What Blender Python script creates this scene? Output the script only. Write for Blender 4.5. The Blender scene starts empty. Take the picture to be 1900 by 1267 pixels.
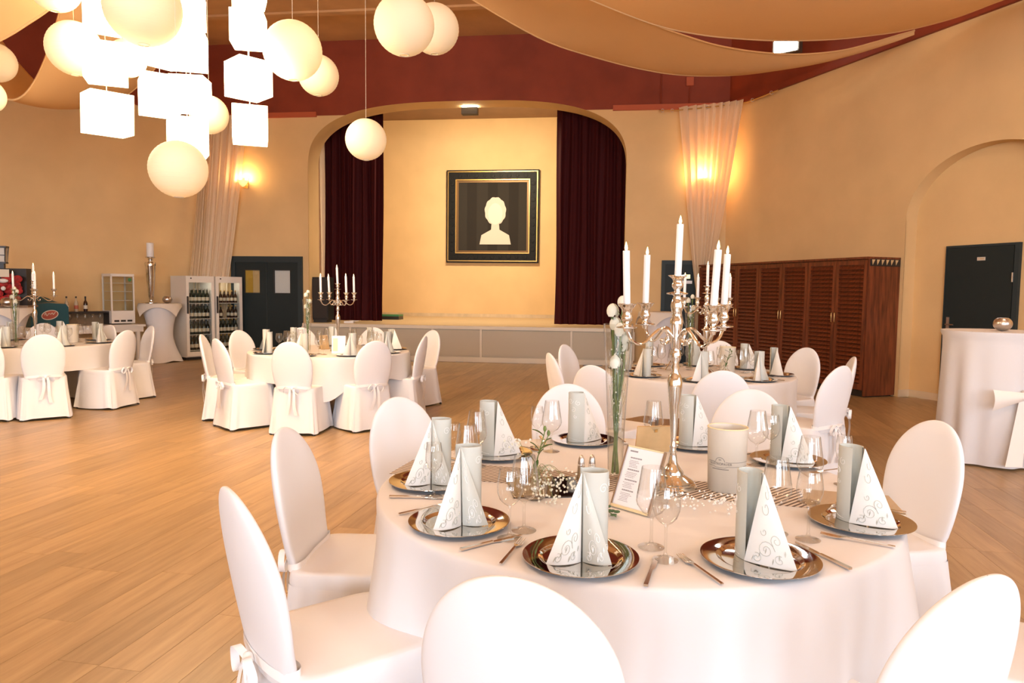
import bpy, math, random
from mathutils import Vector, Matrix
random.seed(7)
sc = bpy.context.scene
col = sc.collection
PI = math.pi
# ------------------------------------------------------------------ camera, light, exposure
F, CH, RO = 1330.0, 1.48, 0.011          # focal length in pixels of the 1900x1267 frame, camera height, roll
PT = math.atan(94 / F)
fw = Vector((0, math.cos(PT), -math.sin(PT))); up0 = Vector((0, math.sin(PT), math.cos(PT))); rt0 = Vector((1, 0, 0))
rt = rt0 * math.cos(RO) + up0 * math.sin(RO); upv = up0 * math.cos(RO) - rt0 * math.sin(RO)
cam = bpy.data.objects.new('camera', bpy.data.cameras.new('camera')); col.objects.link(cam)
cam.data.sensor_width = 36; cam.data.lens = 36 * F / 1900; cam.data.clip_start = .05
cam.matrix_world = Matrix(((rt.x, upv.x, -fw.x, 0), (rt.y, upv.y, -fw.y, 0), (rt.z, upv.z, -fw.z, CH), (0, 0, 0, 1)))
sc.camera = cam
CP = Vector((0, 0, CH))
def ray(x, y): return fw + rt * ((x - 950) / F) - upv * ((y - 633.5) / F)
def at(x, y, z):
    d = ray(x, y); return CP + d * ((z - CH) / d.z)
def atY(x, y, Y):
    d = ray(x, y); return CP + d * (Y / d.y)
sc.view_settings.view_transform = 'Standard'; sc.view_settings.look = 'None'
sc.view_settings.exposure = 0.52; sc.view_settings.gamma = 1.0; sc.view_settings.use_curve_mapping = False
cy = sc.cycles
cy.max_bounces = 7; cy.diffuse_bounces = 4; cy.glossy_bounces = 3; cy.transmission_bounces = 3; cy.transparent_max_bounces = 20
cy.caustics_reflective = False; cy.caustics_refractive = False; cy.sample_clamp_indirect = 6; cy.use_denoising = True; cy.use_adaptive_sampling = True; cy.adaptive_threshold = .03
w = bpy.data.worlds.new('daylight'); sc.world = w; w.use_nodes = True
w.node_tree.nodes['Background'].inputs[0].default_value = (.8, .88, 1, 1); w.node_tree.nodes['Background'].inputs[1].default_value = 1.0
WARM = (1, .78, .53)
WIN_R, WIN_B, CUBE_E, GLOBE_E = 110.0, 225.0, 11.5, .10
FILL_E = 27.0  # strength of the added overhead fill globes
SUNC = (.70, .84, 1)
def area(name, loc, target, sx, sy, e, c):
    l = bpy.data.lights.new(name, 'AREA'); l.shape = 'RECTANGLE'; l.size = sx; l.size_y = sy; l.energy = e; l.color = c
    o = bpy.data.objects.new(name, l); col.objects.link(o); o.location = loc
    o.rotation_euler = (Vector(target) - Vector(loc)).to_track_quat('-Z', 'Y').to_euler(); return o
def point(name, loc, e, c, r=.06):
    l = bpy.data.lights.new(name, 'POINT'); l.energy = e; l.color = c; l.shadow_soft_size = r
    o = bpy.data.objects.new(name, l); col.objects.link(o); o.location = loc; return o
# plan of the hall (six-sided)
CL = Vector((-6.6, 15.66)); CR = Vector((4.19, 14.26))
bd = (CR - CL).normalized(); bn = Vector((bd.y, -bd.x))
rd = Vector((.3503, -.9366)); rn = Vector((-.9366, -.3503))
ld = Vector((-.611, -.7916)); ln = Vector((.7916, -.611))
R2 = CR + rd * 12.6; L2 = CL + ld * 13
RR = Vector((5.6, -9.0)); RL = Vector((-9.0, -9.0))
TRZ, TOPZ = 5.1, 6.62
def wframe(a, b):
    d = (b - a).normalized(); n = Vector((-d.y, d.x)); return d, n
# daylight windows of the two rear walls (behind the camera)
WINS = []
for A_, B_, ss, we in ((R2, RR, (3.0, 6.0, 9.0), WIN_R), (RR, RL, (2.0, 4.6, 7.2, 9.8, 12.4), WIN_B)):
    d_ = (B_ - A_).normalized(); n_ = Vector((d_.y, -d_.x))
    mid = (A_ + B_) / 2
    if (Vector((0, 4)) - mid).dot(n_) < 0: n_ = -n_
    for s_ in ss:
        p_ = A_ + d_ * s_ + n_ * .06
        WINS.append((p_, d_, n_))
        area('window_daylight', (p_.x, p_.y, 2.6), (p_.x + n_.x, p_.y + n_.y, 2.6), 1.5, 3.4, we, SUNC)

# ------------------------------------------------------------------ materials
def nt(name):
    m = bpy.data.materials.new(name); m.use_nodes = True; t = m.node_tree
    return m, t, t.nodes['Principled BSDF'], t.nodes['Material Output']
def M(name, c, rough=.5, metal=0, spec=.5, var=0, vs=6, bump=0, bs=40, emit=None, es=0, transl=0, stretch=(1, 1, 1), coat=0):
    m, t, b, o = nt(name); L = t.links
    b.inputs['Base Color'].default_value = (*c, 1); b.inputs['Roughness'].default_value = rough
    b.inputs['Metallic'].default_value = metal; b.inputs['Specular IOR Level'].default_value = spec
    b.inputs['Coat Weight'].default_value = coat
    if var or bump:
        tc = t.nodes.new('ShaderNodeTexCoord'); mp = t.nodes.new('ShaderNodeMapping'); mp.inputs['Scale'].default_value = stretch
        L.new(tc.outputs['Object'], mp.inputs['Vector'])
    if var:
        n = t.nodes.new('ShaderNodeTexNoise'); n.inputs['Scale'].default_value = vs; n.inputs['Detail'].default_value = 4
        L.new(mp.outputs[0], n.inputs['Vector'])
        r = t.nodes.new('ShaderNodeValToRGB')
        r.color_ramp.elements[0].position = .3; r.color_ramp.elements[1].position = .7
        r.color_ramp.elements[0].color = (*[max(0, k * (1 - var)) for k in c], 1); r.color_ramp.elements[1].color = (*[min(1, k * (1 + var)) for k in c], 1)
        L.new(n.outputs['Fac'], r.inputs['Fac']); L.new(r.outputs[0], b.inputs['Base Color'])
    if bump:
        n = t.nodes.new('ShaderNodeTexNoise'); n.inputs['Scale'].default_value = bs; n.inputs['Detail'].default_value = 3
        L.new(mp.outputs[0], n.inputs['Vector'])
        bp = t.nodes.new('ShaderNodeBump'); bp.inputs['Strength'].default_value = bump; bp.inputs['Distance'].default_value = .01
        L.new(n.outputs['Fac'], bp.inputs['Height']); L.new(bp.outputs[0], b.inputs['Normal'])
    if emit:
        b.inputs['Emission Color'].default_value = (*emit, 1); b.inputs['Emission Strength'].default_value = es
    if transl:
        tr = t.nodes.new('ShaderNodeBsdfTranslucent'); tr.inputs[0].default_value = (*c, 1)
        mx = t.nodes.new('ShaderNodeMixShader'); mx.inputs[0].default_value = transl
        L.new(b.outputs[0], mx.inputs[1]); L.new(tr.outputs[0], mx.inputs[2]); L.new(mx.outputs[0], o.inputs[0])
    return m
def glassm(name, tint=(.98, .98, .97), k=1.9, rough=.015):
    m, t, b, o = nt(name); L = t.links; t.nodes.remove(b)
    fr = t.nodes.new('ShaderNodeLayerWeight'); fr.inputs['Blend'].default_value = .5
    pw_ = t.nodes.new('ShaderNodeMath'); pw_.operation = 'POWER'; pw_.inputs[1].default_value = 4.0
    mu = t.nodes.new('ShaderNodeMath'); mu.operation = 'MULTIPLY_ADD'; mu.inputs[1].default_value = .5 * k; mu.inputs[2].default_value = .035 * k; mu.use_clamp = True
    tr = t.nodes.new('ShaderNodeBsdfTransparent')
    mc = t.nodes.new('ShaderNodeMixRGB'); mc.inputs[1].default_value = (*tint, 1); mc.inputs[2].default_value = (*[c * .72 for c in tint], 1); L.new(mc.outputs[0], tr.inputs[0])
    gl = t.nodes.new('ShaderNodeBsdfGlossy'); gl.inputs['Roughness'].default_value = rough
    mx = t.nodes.new('ShaderNodeMixShader')
    L.new(fr.outputs['Facing'], pw_.inputs[0]); L.new(pw_.outputs[0], mu.inputs[0]); L.new(pw_.outputs[0], mc.inputs[0]); L.new(mu.outputs[0], mx.inputs[0]); L.new(tr.outputs[0], mx.inputs[1]); L.new(gl.outputs[0], mx.inputs[2]); L.new(mx.outputs[0], o.inputs[0])
    return m
def woodplank():
    m, t, b, o = nt('floor_wood'); L = t.links; N = t.nodes.new
    g = N('ShaderNodeNewGeometry'); mp = N('ShaderNodeMapping'); mp.inputs['Rotation'].default_value = (0, 0, -math.radians(79)); 
    L.new(g.outputs['Position'], mp.inputs['Vector'])
    oi = N('ShaderNodeObjectInfo'); ad = N('ShaderNodeMath'); ad.operation = 'ADD'; L.new(oi.outputs['Random'], ad.inputs[0]); L.new(g.outputs['Random Per Island'], ad.inputs[1])
    frc = N('ShaderNodeMath'); frc.operation = 'FRACT'; L.new(ad.outputs[0], frc.inputs[0])
    sc2 = N('ShaderNodeVectorMath'); sc2.operation = 'MULTIPLY'; sc2.inputs[1].default_value = (1.2, 14, 1); L.new(mp.outputs[0], sc2.inputs[0])
    of = N('ShaderNodeVectorMath'); of.operation = 'ADD'; cmb = N('ShaderNodeCombineXYZ'); m10 = N('ShaderNodeMath'); m10.operation = 'MULTIPLY'; m10.inputs[1].default_value = 37
    L.new(frc.outputs[0], m10.inputs[0]); L.new(m10.outputs[0], cmb.inputs[0]); L.new(sc2.outputs[0], of.inputs[0]); L.new(cmb.outputs[0], of.inputs[1])
    n = N('ShaderNodeTexNoise'); n.inputs['Scale'].default_value = 1.3; n.inputs['Detail'].default_value = 6; n.inputs['Roughness'].default_value = .62; L.new(of.outputs[0], n.inputs['Vector'])
    r = N('ShaderNodeValToRGB'); r.color_ramp.elements[0].position = .32; r.color_ramp.elements[1].position = .7
    r.color_ramp.elements[0].color = (.33, .207, .098, 1); r.color_ramp.elements[1].color = (.48, .318, .16, 1); L.new(n.outputs['Fac'], r.inputs['Fac'])
    hv = N('ShaderNodeHueSaturation'); mr = N('ShaderNodeMapRange'); mr.inputs['To Min'].default_value = .86; mr.inputs['To Max'].default_value = 1.1
    L.new(frc.outputs[0], mr.inputs['Value']); L.new(mr.outputs[0], hv.inputs['Value']); L.new(r.outputs[0], hv.inputs['Color']); L.new(hv.outputs[0], b.inputs['Base Color'])
    b.inputs['Roughness'].default_value = .36
    bp = N('ShaderNodeBump'); bp.inputs['Strength'].default_value = .12; bp.inputs['Distance'].default_value = .004; L.new(n.outputs['Fac'], bp.inputs['Height']); L.new(bp.outputs[0], b.inputs['Normal'])
    return m
def stripes(name, a, bcol, scale, ang, rough=.5, metal=0):
    m, t, b, o = nt(name); L = t.links
    tc = t.nodes.new('ShaderNodeTexCoord'); mp = t.nodes.new('ShaderNodeMapping'); mp.inputs['Rotation'].default_value = (0, 0, ang)
    wv = t.nodes.new('ShaderNodeTexWave'); wv.inputs['Scale'].default_value = scale; wv.bands_direction = 'X'
    r = t.nodes.new('ShaderNodeValToRGB'); r.color_ramp.interpolation = 'CONSTANT'
    r.color_ramp.elements[0].color = (*a, 1); r.color_ramp.elements[1].color = (*bcol, 1); r.color_ramp.elements[1].position = .45
    L.new(tc.outputs['Object'], mp.inputs[0]); L.new(mp.outputs[0], wv.inputs[0]); L.new(wv.outputs['Fac'], r.inputs[0]); L.new(r.outputs[0], b.inputs['Base Color'])
    b.inputs['Roughness'].default_value = rough; b.inputs['Metallic'].default_value = metal
    return m
def mahog(name):
    return M(name, (.17, .042, .014), .38, var=.45, vs=3.2, stretch=(9, 9, .8), spec=.5)
MT = dict(
    floor=woodplank(),
    wall=M('cream_plaster', (.76, .52, .26), .85, var=.05, vs=1.3, bump=.12, bs=55, spec=.2),
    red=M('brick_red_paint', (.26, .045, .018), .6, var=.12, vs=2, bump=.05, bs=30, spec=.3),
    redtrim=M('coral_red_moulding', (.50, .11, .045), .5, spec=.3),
    ceil=M('ochre_ceiling', (.58, .32, .14), .8, var=.08, vs=2),
    skirt=M('beige_baseboard', (.72, .56, .38), .5),
    cloth=M('white_table_linen', (.82, .80, .81), .8, bump=.10, bs=7, spec=.2, transl=.12),
    chair=M('white_stretch_cover', (.79, .78, .80), .75, bump=.14, bs=9, spec=.2),
    satin=M('white_satin_sash', (.90, .87, .86), .5, spec=.4),
    stretch=M('white_spandex', (.80, .77, .77), .7, spec=.3),
    overlay=M('cream_overlay_linen', (.82, .74, .64), .8, spec=.2, transl=.1),
    dark=M('dark_leg_tip', (.03, .025, .022), .5),
    velvet=M('dark_red_velvet', (.045, .004, .005), .75, spec=.15, bump=.1, bs=120),
    sheer=M('cream_sheer_fabric', (.95, .79, .58), .8, transl=.35, spec=.1),
    swag=M('beige_canvas_swag', (.80, .53, .27), .85, transl=.3, spec=.1, var=.04, vs=1),
    teal=M('dark_petrol_paint', (.018, .026, .027), .55, spec=.25),
    tealframe=M('petrol_door_frame', (.028, .04, .044), .55, spec=.3),
    mah=mahog('mahogany'), steel=M('brushed_steel', (.62, .57, .52), .3, metal=1),
    silver=M('polished_silver', (.76, .73, .68), .13, metal=1, var=.05, vs=20),
    charger=M('polished_charger', (.66, .60, .53), .05, metal=1),
    cutlery=M('cutlery_steel', (.75, .66, .56), .15, metal=1),
    brass=M('brass', (.75, .52, .22), .3, metal=1), gold=M('gilt', (.55, .33, .10), .35, metal=.9),
    oldgold=M('dark_gilt', (.16, .085, .03), .45, metal=.5), black=M('black_lacquer', (.012, .011, .010), .5, spec=.15, var=.3, vs=30), canvas=stripes('dark_canvas_print', (.022, .017, .013), (.032, .026, .020), .55, 0, .95),
    pale=M('pale_print', (.66, .58, .49), .7), stage=M('stage_panel_greige', (.52, .46, .36), .6), stagew=M('white_stage_rail', (.76, .68, .56), .5),
    stagefloor=M('pale_stage_boards', (.62, .47, .29), .45, var=.12, vs=3, stretch=(1, 14, 1)),
    stageceil=M('brown_stage_ceiling', (.30, .17, .09), .7, var=.1, vs=2),
    white=M('white_enamel', (.80, .74, .67), .35), whitein=M('fridge_interior', (.55, .50, .42), .5),
    glass=glassm('clear_glass'), pane=glassm('window_glass', (.93, .95, .94), 1.2), water=glassm('vase_water', (.97, .975, .95), .6),
    frost=M('frosted_acrylic', (.84, .78, .69), .35, transl=.35), frostrim=M('cream_rim', (.80, .66, .40), .4),
    napw=M('white_napkin_paper', (.88, .86, .82), .6, transl=.1), napg=M('pearl_grey_napkin_paper', (.60, .60, .54), .42, transl=.08),
    prg=M('grey_scroll_print', (.50, .50, .44), .5), prw=M('white_scroll_print', (.90, .89, .86), .5),
    wax=M('ivory_wax', (.93, .91, .90), .45, transl=.15), flame=M('flame_glow', (1, .8, .45), .5, emit=(1, .72, .34), es=5),
    paper=M('lantern_paper', (.90, .79, .60), .7, emit=(1, .80, .50), es=GLOBE_E, transl=.3, bump=.25, bs=3, stretch=(.2, .2, 40)),
    cube=M('lit_lantern_paper', (.95, .85, .7), .7, emit=WARM, es=CUBE_E),
    fillpaper=M('bright_lantern_paper', (.95, .85, .7), .7, emit=(1, .84, .66), es=FILL_E),  # glow of the unseen globes added as overhead fill
    cord=M('thin_white_cord', (.7, .62, .5), .6), cubeframe=M('lantern_wire', (.8, .7, .5), .4, emit=WARM, es=3),
    green=M('stem_green', (.14, .19, .045), .5, var=.3, vs=40), leaf=M('leaf_green', (.06, .12, .025), .45, var=.3, vs=30), euc=M('eucalyptus_green', (.05, .11, .045), .5),
    petal=M('white_petal', (.88, .86, .74), .6, transl=.25), runner=stripes('striped_runner', (.10, .06, .035), (.72, .62, .52), 17, .6, .5), runnergold=stripes('gold_runner_band', (.55, .42, .25), (.75, .65, .52), 40, 1.57, .35, .4),
    mirror=M('dark_mirror', (.10, .075, .06), .04, metal=.9), crystal=M('acrylic_crystal', (.88, .87, .85), .08, spec=.8),
    menu=M('menu_paper', (.86, .85, .88), .5), ink=M('grey_ink', (.30, .29, .31), .6), inkd=M('dark_ink', (.12, .10, .09), .6), acryl=glassm('acrylic_stand', (.96, .97, .98), 1.5),
    kraft=M('kraft_board', (.62, .42, .21), .7, var=.1, vs=12), salt=M('salt', (.85, .83, .8), .6), pepper=M('pepper', (.32, .2, .1), .8, var=.5, vs=200),
    bottled=M('dark_green_bottle', (.012, .02, .012), .12), bottlebrown=M('brown_bottle', (.035, .012, .006), .12), bottleclear=M('pale_liquor_bottle', (.55, .42, .28), .15), labelp=M('bottle_label', (.74, .64, .50), .6), labelr=M('red_bottle_label', (.55, .14, .08), .6), foil=M('gold_foil', (.7, .45, .14), .3, metal=.8),
    tealbox=M('teal_lacquer', (.01, .085, .115), .35), logored=M('logo_red', (.45, .10, .07), .5), logow=M('logo_white', (.75, .68, .6), .5), redplush=M('red_plush', (.36, .02, .02), .8, var=.4, vs=20), shelf=M('dark_shelf', (.025, .02, .018), .4), greenst=M('green_sticker', (.05, .22, .09), .5),
    speaker=M('black_speaker', (.012, .012, .011), .6), flood=M('lit_floodlight', (1, 1, 1), .5, emit=(1, .93, .75), es=30), housing=M('floodlight_housing', (.10, .085, .06), .5), floodw=M('cool_floodlight', (1, 1, 1), .5, emit=(.95, .97, 1), es=25),
    yellow=M('yellow_curtain_glimpse', (.65, .38, .05), .7), sashw=M('sash_cream', (.88, .82, .76), .6), winwhite=M('window_frame_white', (.8, .78, .74), .5), ply=M('underside_wood', (.25, .16, .09), .6))
mt = MT
for k in ('paper', 'flame', 'cubeframe'): MT[k].cycles.emission_sampling = 'NONE'

# ------------------------------------------------------------------ mesh helpers
class MB:
    def __init__(s): s.v = []; s.f = []
    def add(s, v, f):
        k = len(s.v); s.v += [tuple(p) for p in v]; s.f += [tuple(i + k for i in q) for q in f]; return s
    def box(s, x0, x1, y0, y1, z0, z1):
        return s.add([(x0, y0, z0), (x1, y0, z0), (x1, y1, z0), (x0, y1, z0), (x0, y0, z1), (x1, y0, z1), (x1, y1, z1), (x0, y1, z1)],
                     [(0, 3, 2, 1), (4, 5, 6, 7), (0, 1, 5, 4), (1, 2, 6, 5), (2, 3, 7, 6), (3, 0, 4, 7)])
    def cbox(s, c, sz, rz=0, rx=0):
        b = MB().box(-sz[0] / 2, sz[0] / 2, -sz[1] / 2, sz[1] / 2, -sz[2] / 2, sz[2] / 2)
        m = Matrix.Translation(c) @ Matrix.Rotation(rz, 4, 'Z') @ Matrix.Rotation(rx, 4, 'X')
        return s.add([m @ Vector(p) for p in b.v], b.f)
    def lathe(s, prof, n=24, c=(0, 0, 0), flute=0, nf=0, fz=(0, 9)):
        v = []; f = []; m = len(prof)
        for r, z in prof:
            for i in range(n):
                a = 2 * PI * i / n; k = 1 + (flute * math.cos(nf * a) if nf and fz[0] < z < fz[1] else 0)
                v.append((c[0] + r * k * math.cos(a), c[1] + r * k * math.sin(a), c[2] + z))
        for j in range(m - 1):
            for i in range(n):
                i2 = (i + 1) % n; f.append((j * n + i, j * n + i2, (j + 1) * n + i2, (j + 1) * n + i))
        if prof[0][0] > 1e-6 and prof[0][0] < 900: f.append(tuple(reversed(range(n)))) if s_cap[0] else None
        if s_cap[1] and prof[-1][0] > 1e-6: f.append(tuple(range((m - 1) * n, m * n)))
        return s.add(v, f)
    def grid(s, nu, nv, fn, wu=False):
        v = [tuple(fn(i / (nu if wu else nu - 1), j / (nv - 1))) for j in range(nv) for i in range(nu)]
        f = []
        for j in range(nv - 1):
            for i in range(nu if wu else nu - 1):
                i2 = (i + 1) % nu; f.append((j * nu + i, j * nu + i2, (j + 1) * nu + i2, (j + 1) * nu + i))
        return s.add(v, f)
    def tube(s, pts, r, n=8, flat=1.0, cap=True):
        pts = [Vector(p) for p in pts]; m = len(pts); v = []; f = []; side = None
        for j, p in enumerate(pts):
            t = (pts[min(j + 1, m - 1)] - pts[max(j - 1, 0)]).normalized()
            if side is None:
                side = t.cross(Vector((0, 0, 1)))
                if side.length < .05: side = t.cross(Vector((1, 0, 0)))
            side = (side - t * side.dot(t)).normalized(); u = side.cross(t)
            rr = r[j] if isinstance(r, (list, tuple)) else r
            for i in range(n):
                a = 2 * PI * i / n; v.append(p + side * (rr * math.cos(a)) + u * (rr * flat * math.sin(a)))
        for j in range(m - 1):
            for i in range(n):
                i2 = (i + 1) % n; f.append((j * n + i, j * n + i2, (j + 1) * n + i2, (j + 1) * n + i))
        if cap: f.append(tuple(reversed(range(n)))); f.append(tuple(range((m - 1) * n, m * n)))
        return s.add(v, f)
    def ball(s, c, r, n=10, m=7, sq=(1, 1, 1)):
        v = []; f = []
        for j in range(m + 1):
            t = PI * j / m
            for i in range(n):
                a = 2 * PI * i / n; v.append((c[0] + sq[0] * r * math.sin(t) * math.cos(a), c[1] + sq[1] * r * math.sin(t) * math.sin(a), c[2] + sq[2] * r * math.cos(t)))
        for j in range(m):
            for i in range(n):
                i2 = (i + 1) % n; f.append((j * n + i, (j + 1) * n + i, (j + 1) * n + i2, j * n + i2))
        return s.add(v, f)
    def build(s, name, m, parent=None, smooth=True, ang=40):
        me = bpy.data.meshes.new(name); me.from_pydata(s.v, [], s.f); me.validate(); me.update()
        me.materials.append(m)
        if smooth:
            for p in me.polygons: p.use_smooth = True
            me.set_sharp_from_angle(angle=math.radians(ang))
        o = bpy.data.objects.new(name, me); col.objects.link(o)
        if parent is not None: o.parent = parent
        return o
s_cap = [False, False]
def spline(pts, n):
    P = [Vector(p) for p in pts]; out = []
    for i in range(len(P) - 1):
        a = P[max(i - 1, 0)]; b = P[i]; c = P[i + 1]; d = P[min(i + 2, len(P) - 1)]
        for k in range(n):
            t = k / n; out.append(.5 * ((2 * b) + (c - a) * t + (2 * a - 5 * b + 4 * c - d) * t * t + (3 * b - a - 3 * c + d) * t ** 3))
    out.append(P[-1]); return out
def tag(o, label, cat, group=None, kind=None):
    o['label'] = label; o['category'] = cat
    if group: o['group'] = group
    if kind: o['kind'] = kind
    return o
def thing(name, label, cat, loc=(0, 0, 0), rz=0, group=None):
    o = bpy.data.objects.new(name, None); o.empty_display_size = .1; col.objects.link(o); o.location = loc; o.rotation_euler = (0, 0, rz)
    return tag(o, label, cat, group)
def dup(o, loc=None, rz=None, label=None, group=None, parent=None):
    c = o.copy(); col.objects.link(c)
    if parent is not None: c.parent = parent
    if loc is not None: c.location = loc
    if rz is not None: c.rotation_euler = (0, 0, rz)
    if label: c['label'] = label
    if group: c['group'] = group
    for ch in list(o.children):
        dup(ch, parent=c)
    return c
class Proto:                                   # first use moves the prototype itself, later uses copy it
    def __init__(s, o): s.o = o; s.used = False
    def put(s, loc, rz, label, group=None):
        if not s.used:
            s.used = True; s.o.location = loc; s.o.rotation_euler = (0, 0, rz); s.o['label'] = label
            if group: s.o['group'] = group
            return s.o
        c = dup(s.o, loc, rz, label, group)
        if not group and 'group' in c: del c['group']
        return c
def struct(o, label=None, cat=None):
    o['kind'] = 'structure'; o['label'] = label or o.name.replace('_', ' '); o['category'] = cat or o.name.split('_')[0]; return o
def plane_hit(px, py, org, d, n, off=0):
    """pixel ray onto the vertical wall plane through org (offset off into the room): (distance along wall, height)"""
    r = ray(px, py); o = org + n * off
    t = ((o.x) * n.x + (o.y) * n.y) / (r.x * n.x + r.y * n.y); p = CP + r * t
    return (Vector((p.x, p.y)) - o).dot(d), p.z
def W(org, d, n):
    return lambda s, off, z: (org.x + d.x * s + n.x * off, org.y + d.y * s + n.y * off, z)
def wbox(mb, fr, s0, s1, o0, o1, z0, z1):
    v = [fr(s, o, z) for z in (z0, z1) for s, o in ((s0, o0), (s1, o0), (s1, o1), (s0, o1))]
    return mb.add(v, [(0, 3, 2, 1), (4, 5, 6, 7), (0, 1, 5, 4), (1, 2, 6, 5), (2, 3, 7, 6), (3, 0, 4, 7)])
BW, RW, LW = W(CL, bd, bn), W(CR, rd, rn), W(CL, ld, ln)
BLEN = (CR - CL).length

# ------------------------------------------------------------------ structure: floor of planks
PA = math.radians(79); pd = Vector((math.cos(PA), math.sin(PA))); pn = Vector((-pd.y, pd.x))
hall = [CL, CR, R2, RR, RL, L2]
def inside(p, poly=hall):
    c = False; n = len(poly)
    for i in range(n):
        a, b = poly[i], poly[i - 1]
        if (a.y > p.y) != (b.y > p.y) and p.x < (b.x - a.x) * (p.y - a.y) / (b.y - a.y) + a.x: c = not c
    return c
fl = MB(); ex = [p for p in hall] 
fl.add([(p.x * 1.02, p.y * 1.02, -.012) for p in ex] + [(p.x * 1.02, p.y * 1.02, -.1) for p in ex],
       [tuple(reversed(range(6))), tuple(range(6, 12))] + [(i, (i + 1) % 6, 6 + (i + 1) % 6, 6 + i) for i in range(6)])
floor = struct(fl.build('floor', mt['shelf'], None, False), 'warm brown wood plank floor of the hall', 'floor')
PWD, PLN = .19, 1.24
pieces = []
for i in range(-110, 110):
    off = random.random() * PLN
    for j in range(-16, 26):
        c = pn * ((i + .5) * PWD) + pd * (j * PLN + off)
        if not inside(c): continue
        d = Vector((c.x, c.y, -CH)); q = d.dot(fw); vis = 0
        if q > .8:
            x = 950 + F * d.dot(rt) / q; y = 633.5 - F * d.dot(upv) / q
            if -250 < x < 2150 and y < 1500: vis = 1 / q ** 2 * (3 if x < 1000 else 1)
        pieces.append((vis, c))
pieces.sort(key=lambda a: -a[0])
pm = MB().box(-PLN / 2 + .0009, PLN / 2 - .0009, -PWD / 2 + .0009, PWD / 2 - .0009, -.012, 0)
first = None
for v_, c in pieces[:300]:
    if first is None:
        first = pm.build('plank', mt['floor'], floor, False); o = first
    else:
        o = first.copy(); col.objects.link(o); o.parent = floor
    o.location = (c.x, c.y, 0); o.rotation_euler = (0, 0, PA)
rest = MB()
for v_, c in pieces[300:]: rest.cbox((c.x, c.y, -.006), (PLN - .0018, PWD - .0018, .012), PA)
ro = rest.build('distant_planks', mt['floor'], floor, False); ro['kind'] = 'stuff'; ro['label'] = 'remaining wood planks further across the floor'

# ------------------------------------------------------------------ back wall with proscenium arch
aL = plane_hit(572, 400, CL, bd, bn)[0]; aR = plane_hit(1161, 400, CL, bd, bn)[0]; aT = plane_hit(900, 186, CL, bd, bn)[1]
aS = plane_hit(572, 320, CL, bd, bn)[1]
ac, ah = (aL + aR) / 2, (aR - aL) / 2
def arc(k, n, p=3.0):
    t = PI * (1 - k / n); c, s = math.cos(t), math.sin(t)
    return ac + ah * math.copysign(abs(c) ** (2 / p), c), aS + (aT - aS) * max(s, 0) ** (2 / p)
AP = [arc(k, 72) for k in range(73)]
lo, hi = MB(), MB()
wbox(lo, BW, 0, aL, 0, -.02, 0, TRZ); wbox(lo, BW, aR, BLEN, 0, -.02, 0, TRZ)
wbox(hi, BW, 0, aL, 0, -.02, TRZ, TOPZ); wbox(hi, BW, aR, BLEN, 0, -.02, TRZ, TOPZ)
for (s0, z0), (s1, z1) in zip(AP, AP[1:]):
    a0, a1 = min(z0, TRZ), min(z1, TRZ)
    if a0 < TRZ or a1 < TRZ: lo.add([BW(s0, 0, a0), BW(s1, 0, a1), BW(s1, 0, TRZ), BW(s0, 0, TRZ)], [(0, 1, 2, 3)])
    b0, b1 = max(z0, TRZ), max(z1, TRZ)
    hi.add([BW(s0, 0, b0), BW(s1, 0, b1), BW(s1, 0, TOPZ), BW(s0, 0, TOPZ)], [(0, 1, 2, 3)])
JD = -.55
rv = MB(); ring = [(aL, 0)] + AP + [(aR, 0)]
rv.add([BW(s, 0, z) for s, z in ring] + [BW(s, JD, z) for s, z in ring], [(i, i + 1, i + 1 + len(ring), i + len(ring)) for i in range(len(ring) - 1)])
wb = struct(lo.build('wall_back', mt['wall'], None, False), 'cream plaster wall around the stage arch', 'wall')
rvo = rv.build('arch_reveal', mt['wall'], wb); 
hio = hi.build('red_frieze', mt['red'], wb, False); hio['label'] = 'brick red painted band above the arch'
# right wall with niche
nc, na, ns_, ntz, nd = 5.33, 1.2, 2.55, 3.44, -.22
NP = [(nc - na * math.cos(PI * k / 40), ns_ + (ntz - ns_) * math.sin(PI * k / 40)) for k in range(41)]
rw = MB()
wbox(rw, RW, 0, nc - na, 0, -.02, 0, TRZ); wbox(rw, RW, nc + na, 12.6, 0, -.02, 0, TRZ)
for (s0, z0), (s1, z1) in zip(NP, NP[1:]): rw.add([RW(s0, 0, z0), RW(s1, 0, z1), RW(s1, 0, TRZ), RW(s0, 0, TRZ)], [(0, 1, 2, 3)])
wr = struct(rw.build('wall_right', mt['wall'], None, False), 'cream plaster wall with arched niche', 'wall')
nr = MB(); ring = [(nc - na, -.1)] + NP + [(nc + na, -.1)]
nr.add([RW(s, 0, z) for s, z in ring] + [RW(s, nd, z) for s, z in ring], [(i, i + 1, i + 1 + len(ring), i + len(ring)) for i in range(len(ring) - 1)])
nr.add([RW(s, nd, z) for s, z in ring], [tuple(range(len(ring)))])
nr.build('niche_recess', mt['wall'], wr)
fr_ = MB(); wbox(fr_, RW, 0, 12.6, 0, -.02, TRZ, TOPZ); fr_.build('red_frieze', mt['red'], wr, False)
lw = MB(); wbox(lw, LW, 0, 13, 0, -.02, 0, TRZ); wl = struct(lw.build('wall_left', mt['wall'], None, False), 'cream plaster wall behind the bar table', 'wall')
fr_ = MB(); wbox(fr_, LW, 0, 13, 0, -.02, TRZ, TOPZ); fr_.build('red_frieze', mt['red'], wl, False)
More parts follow.
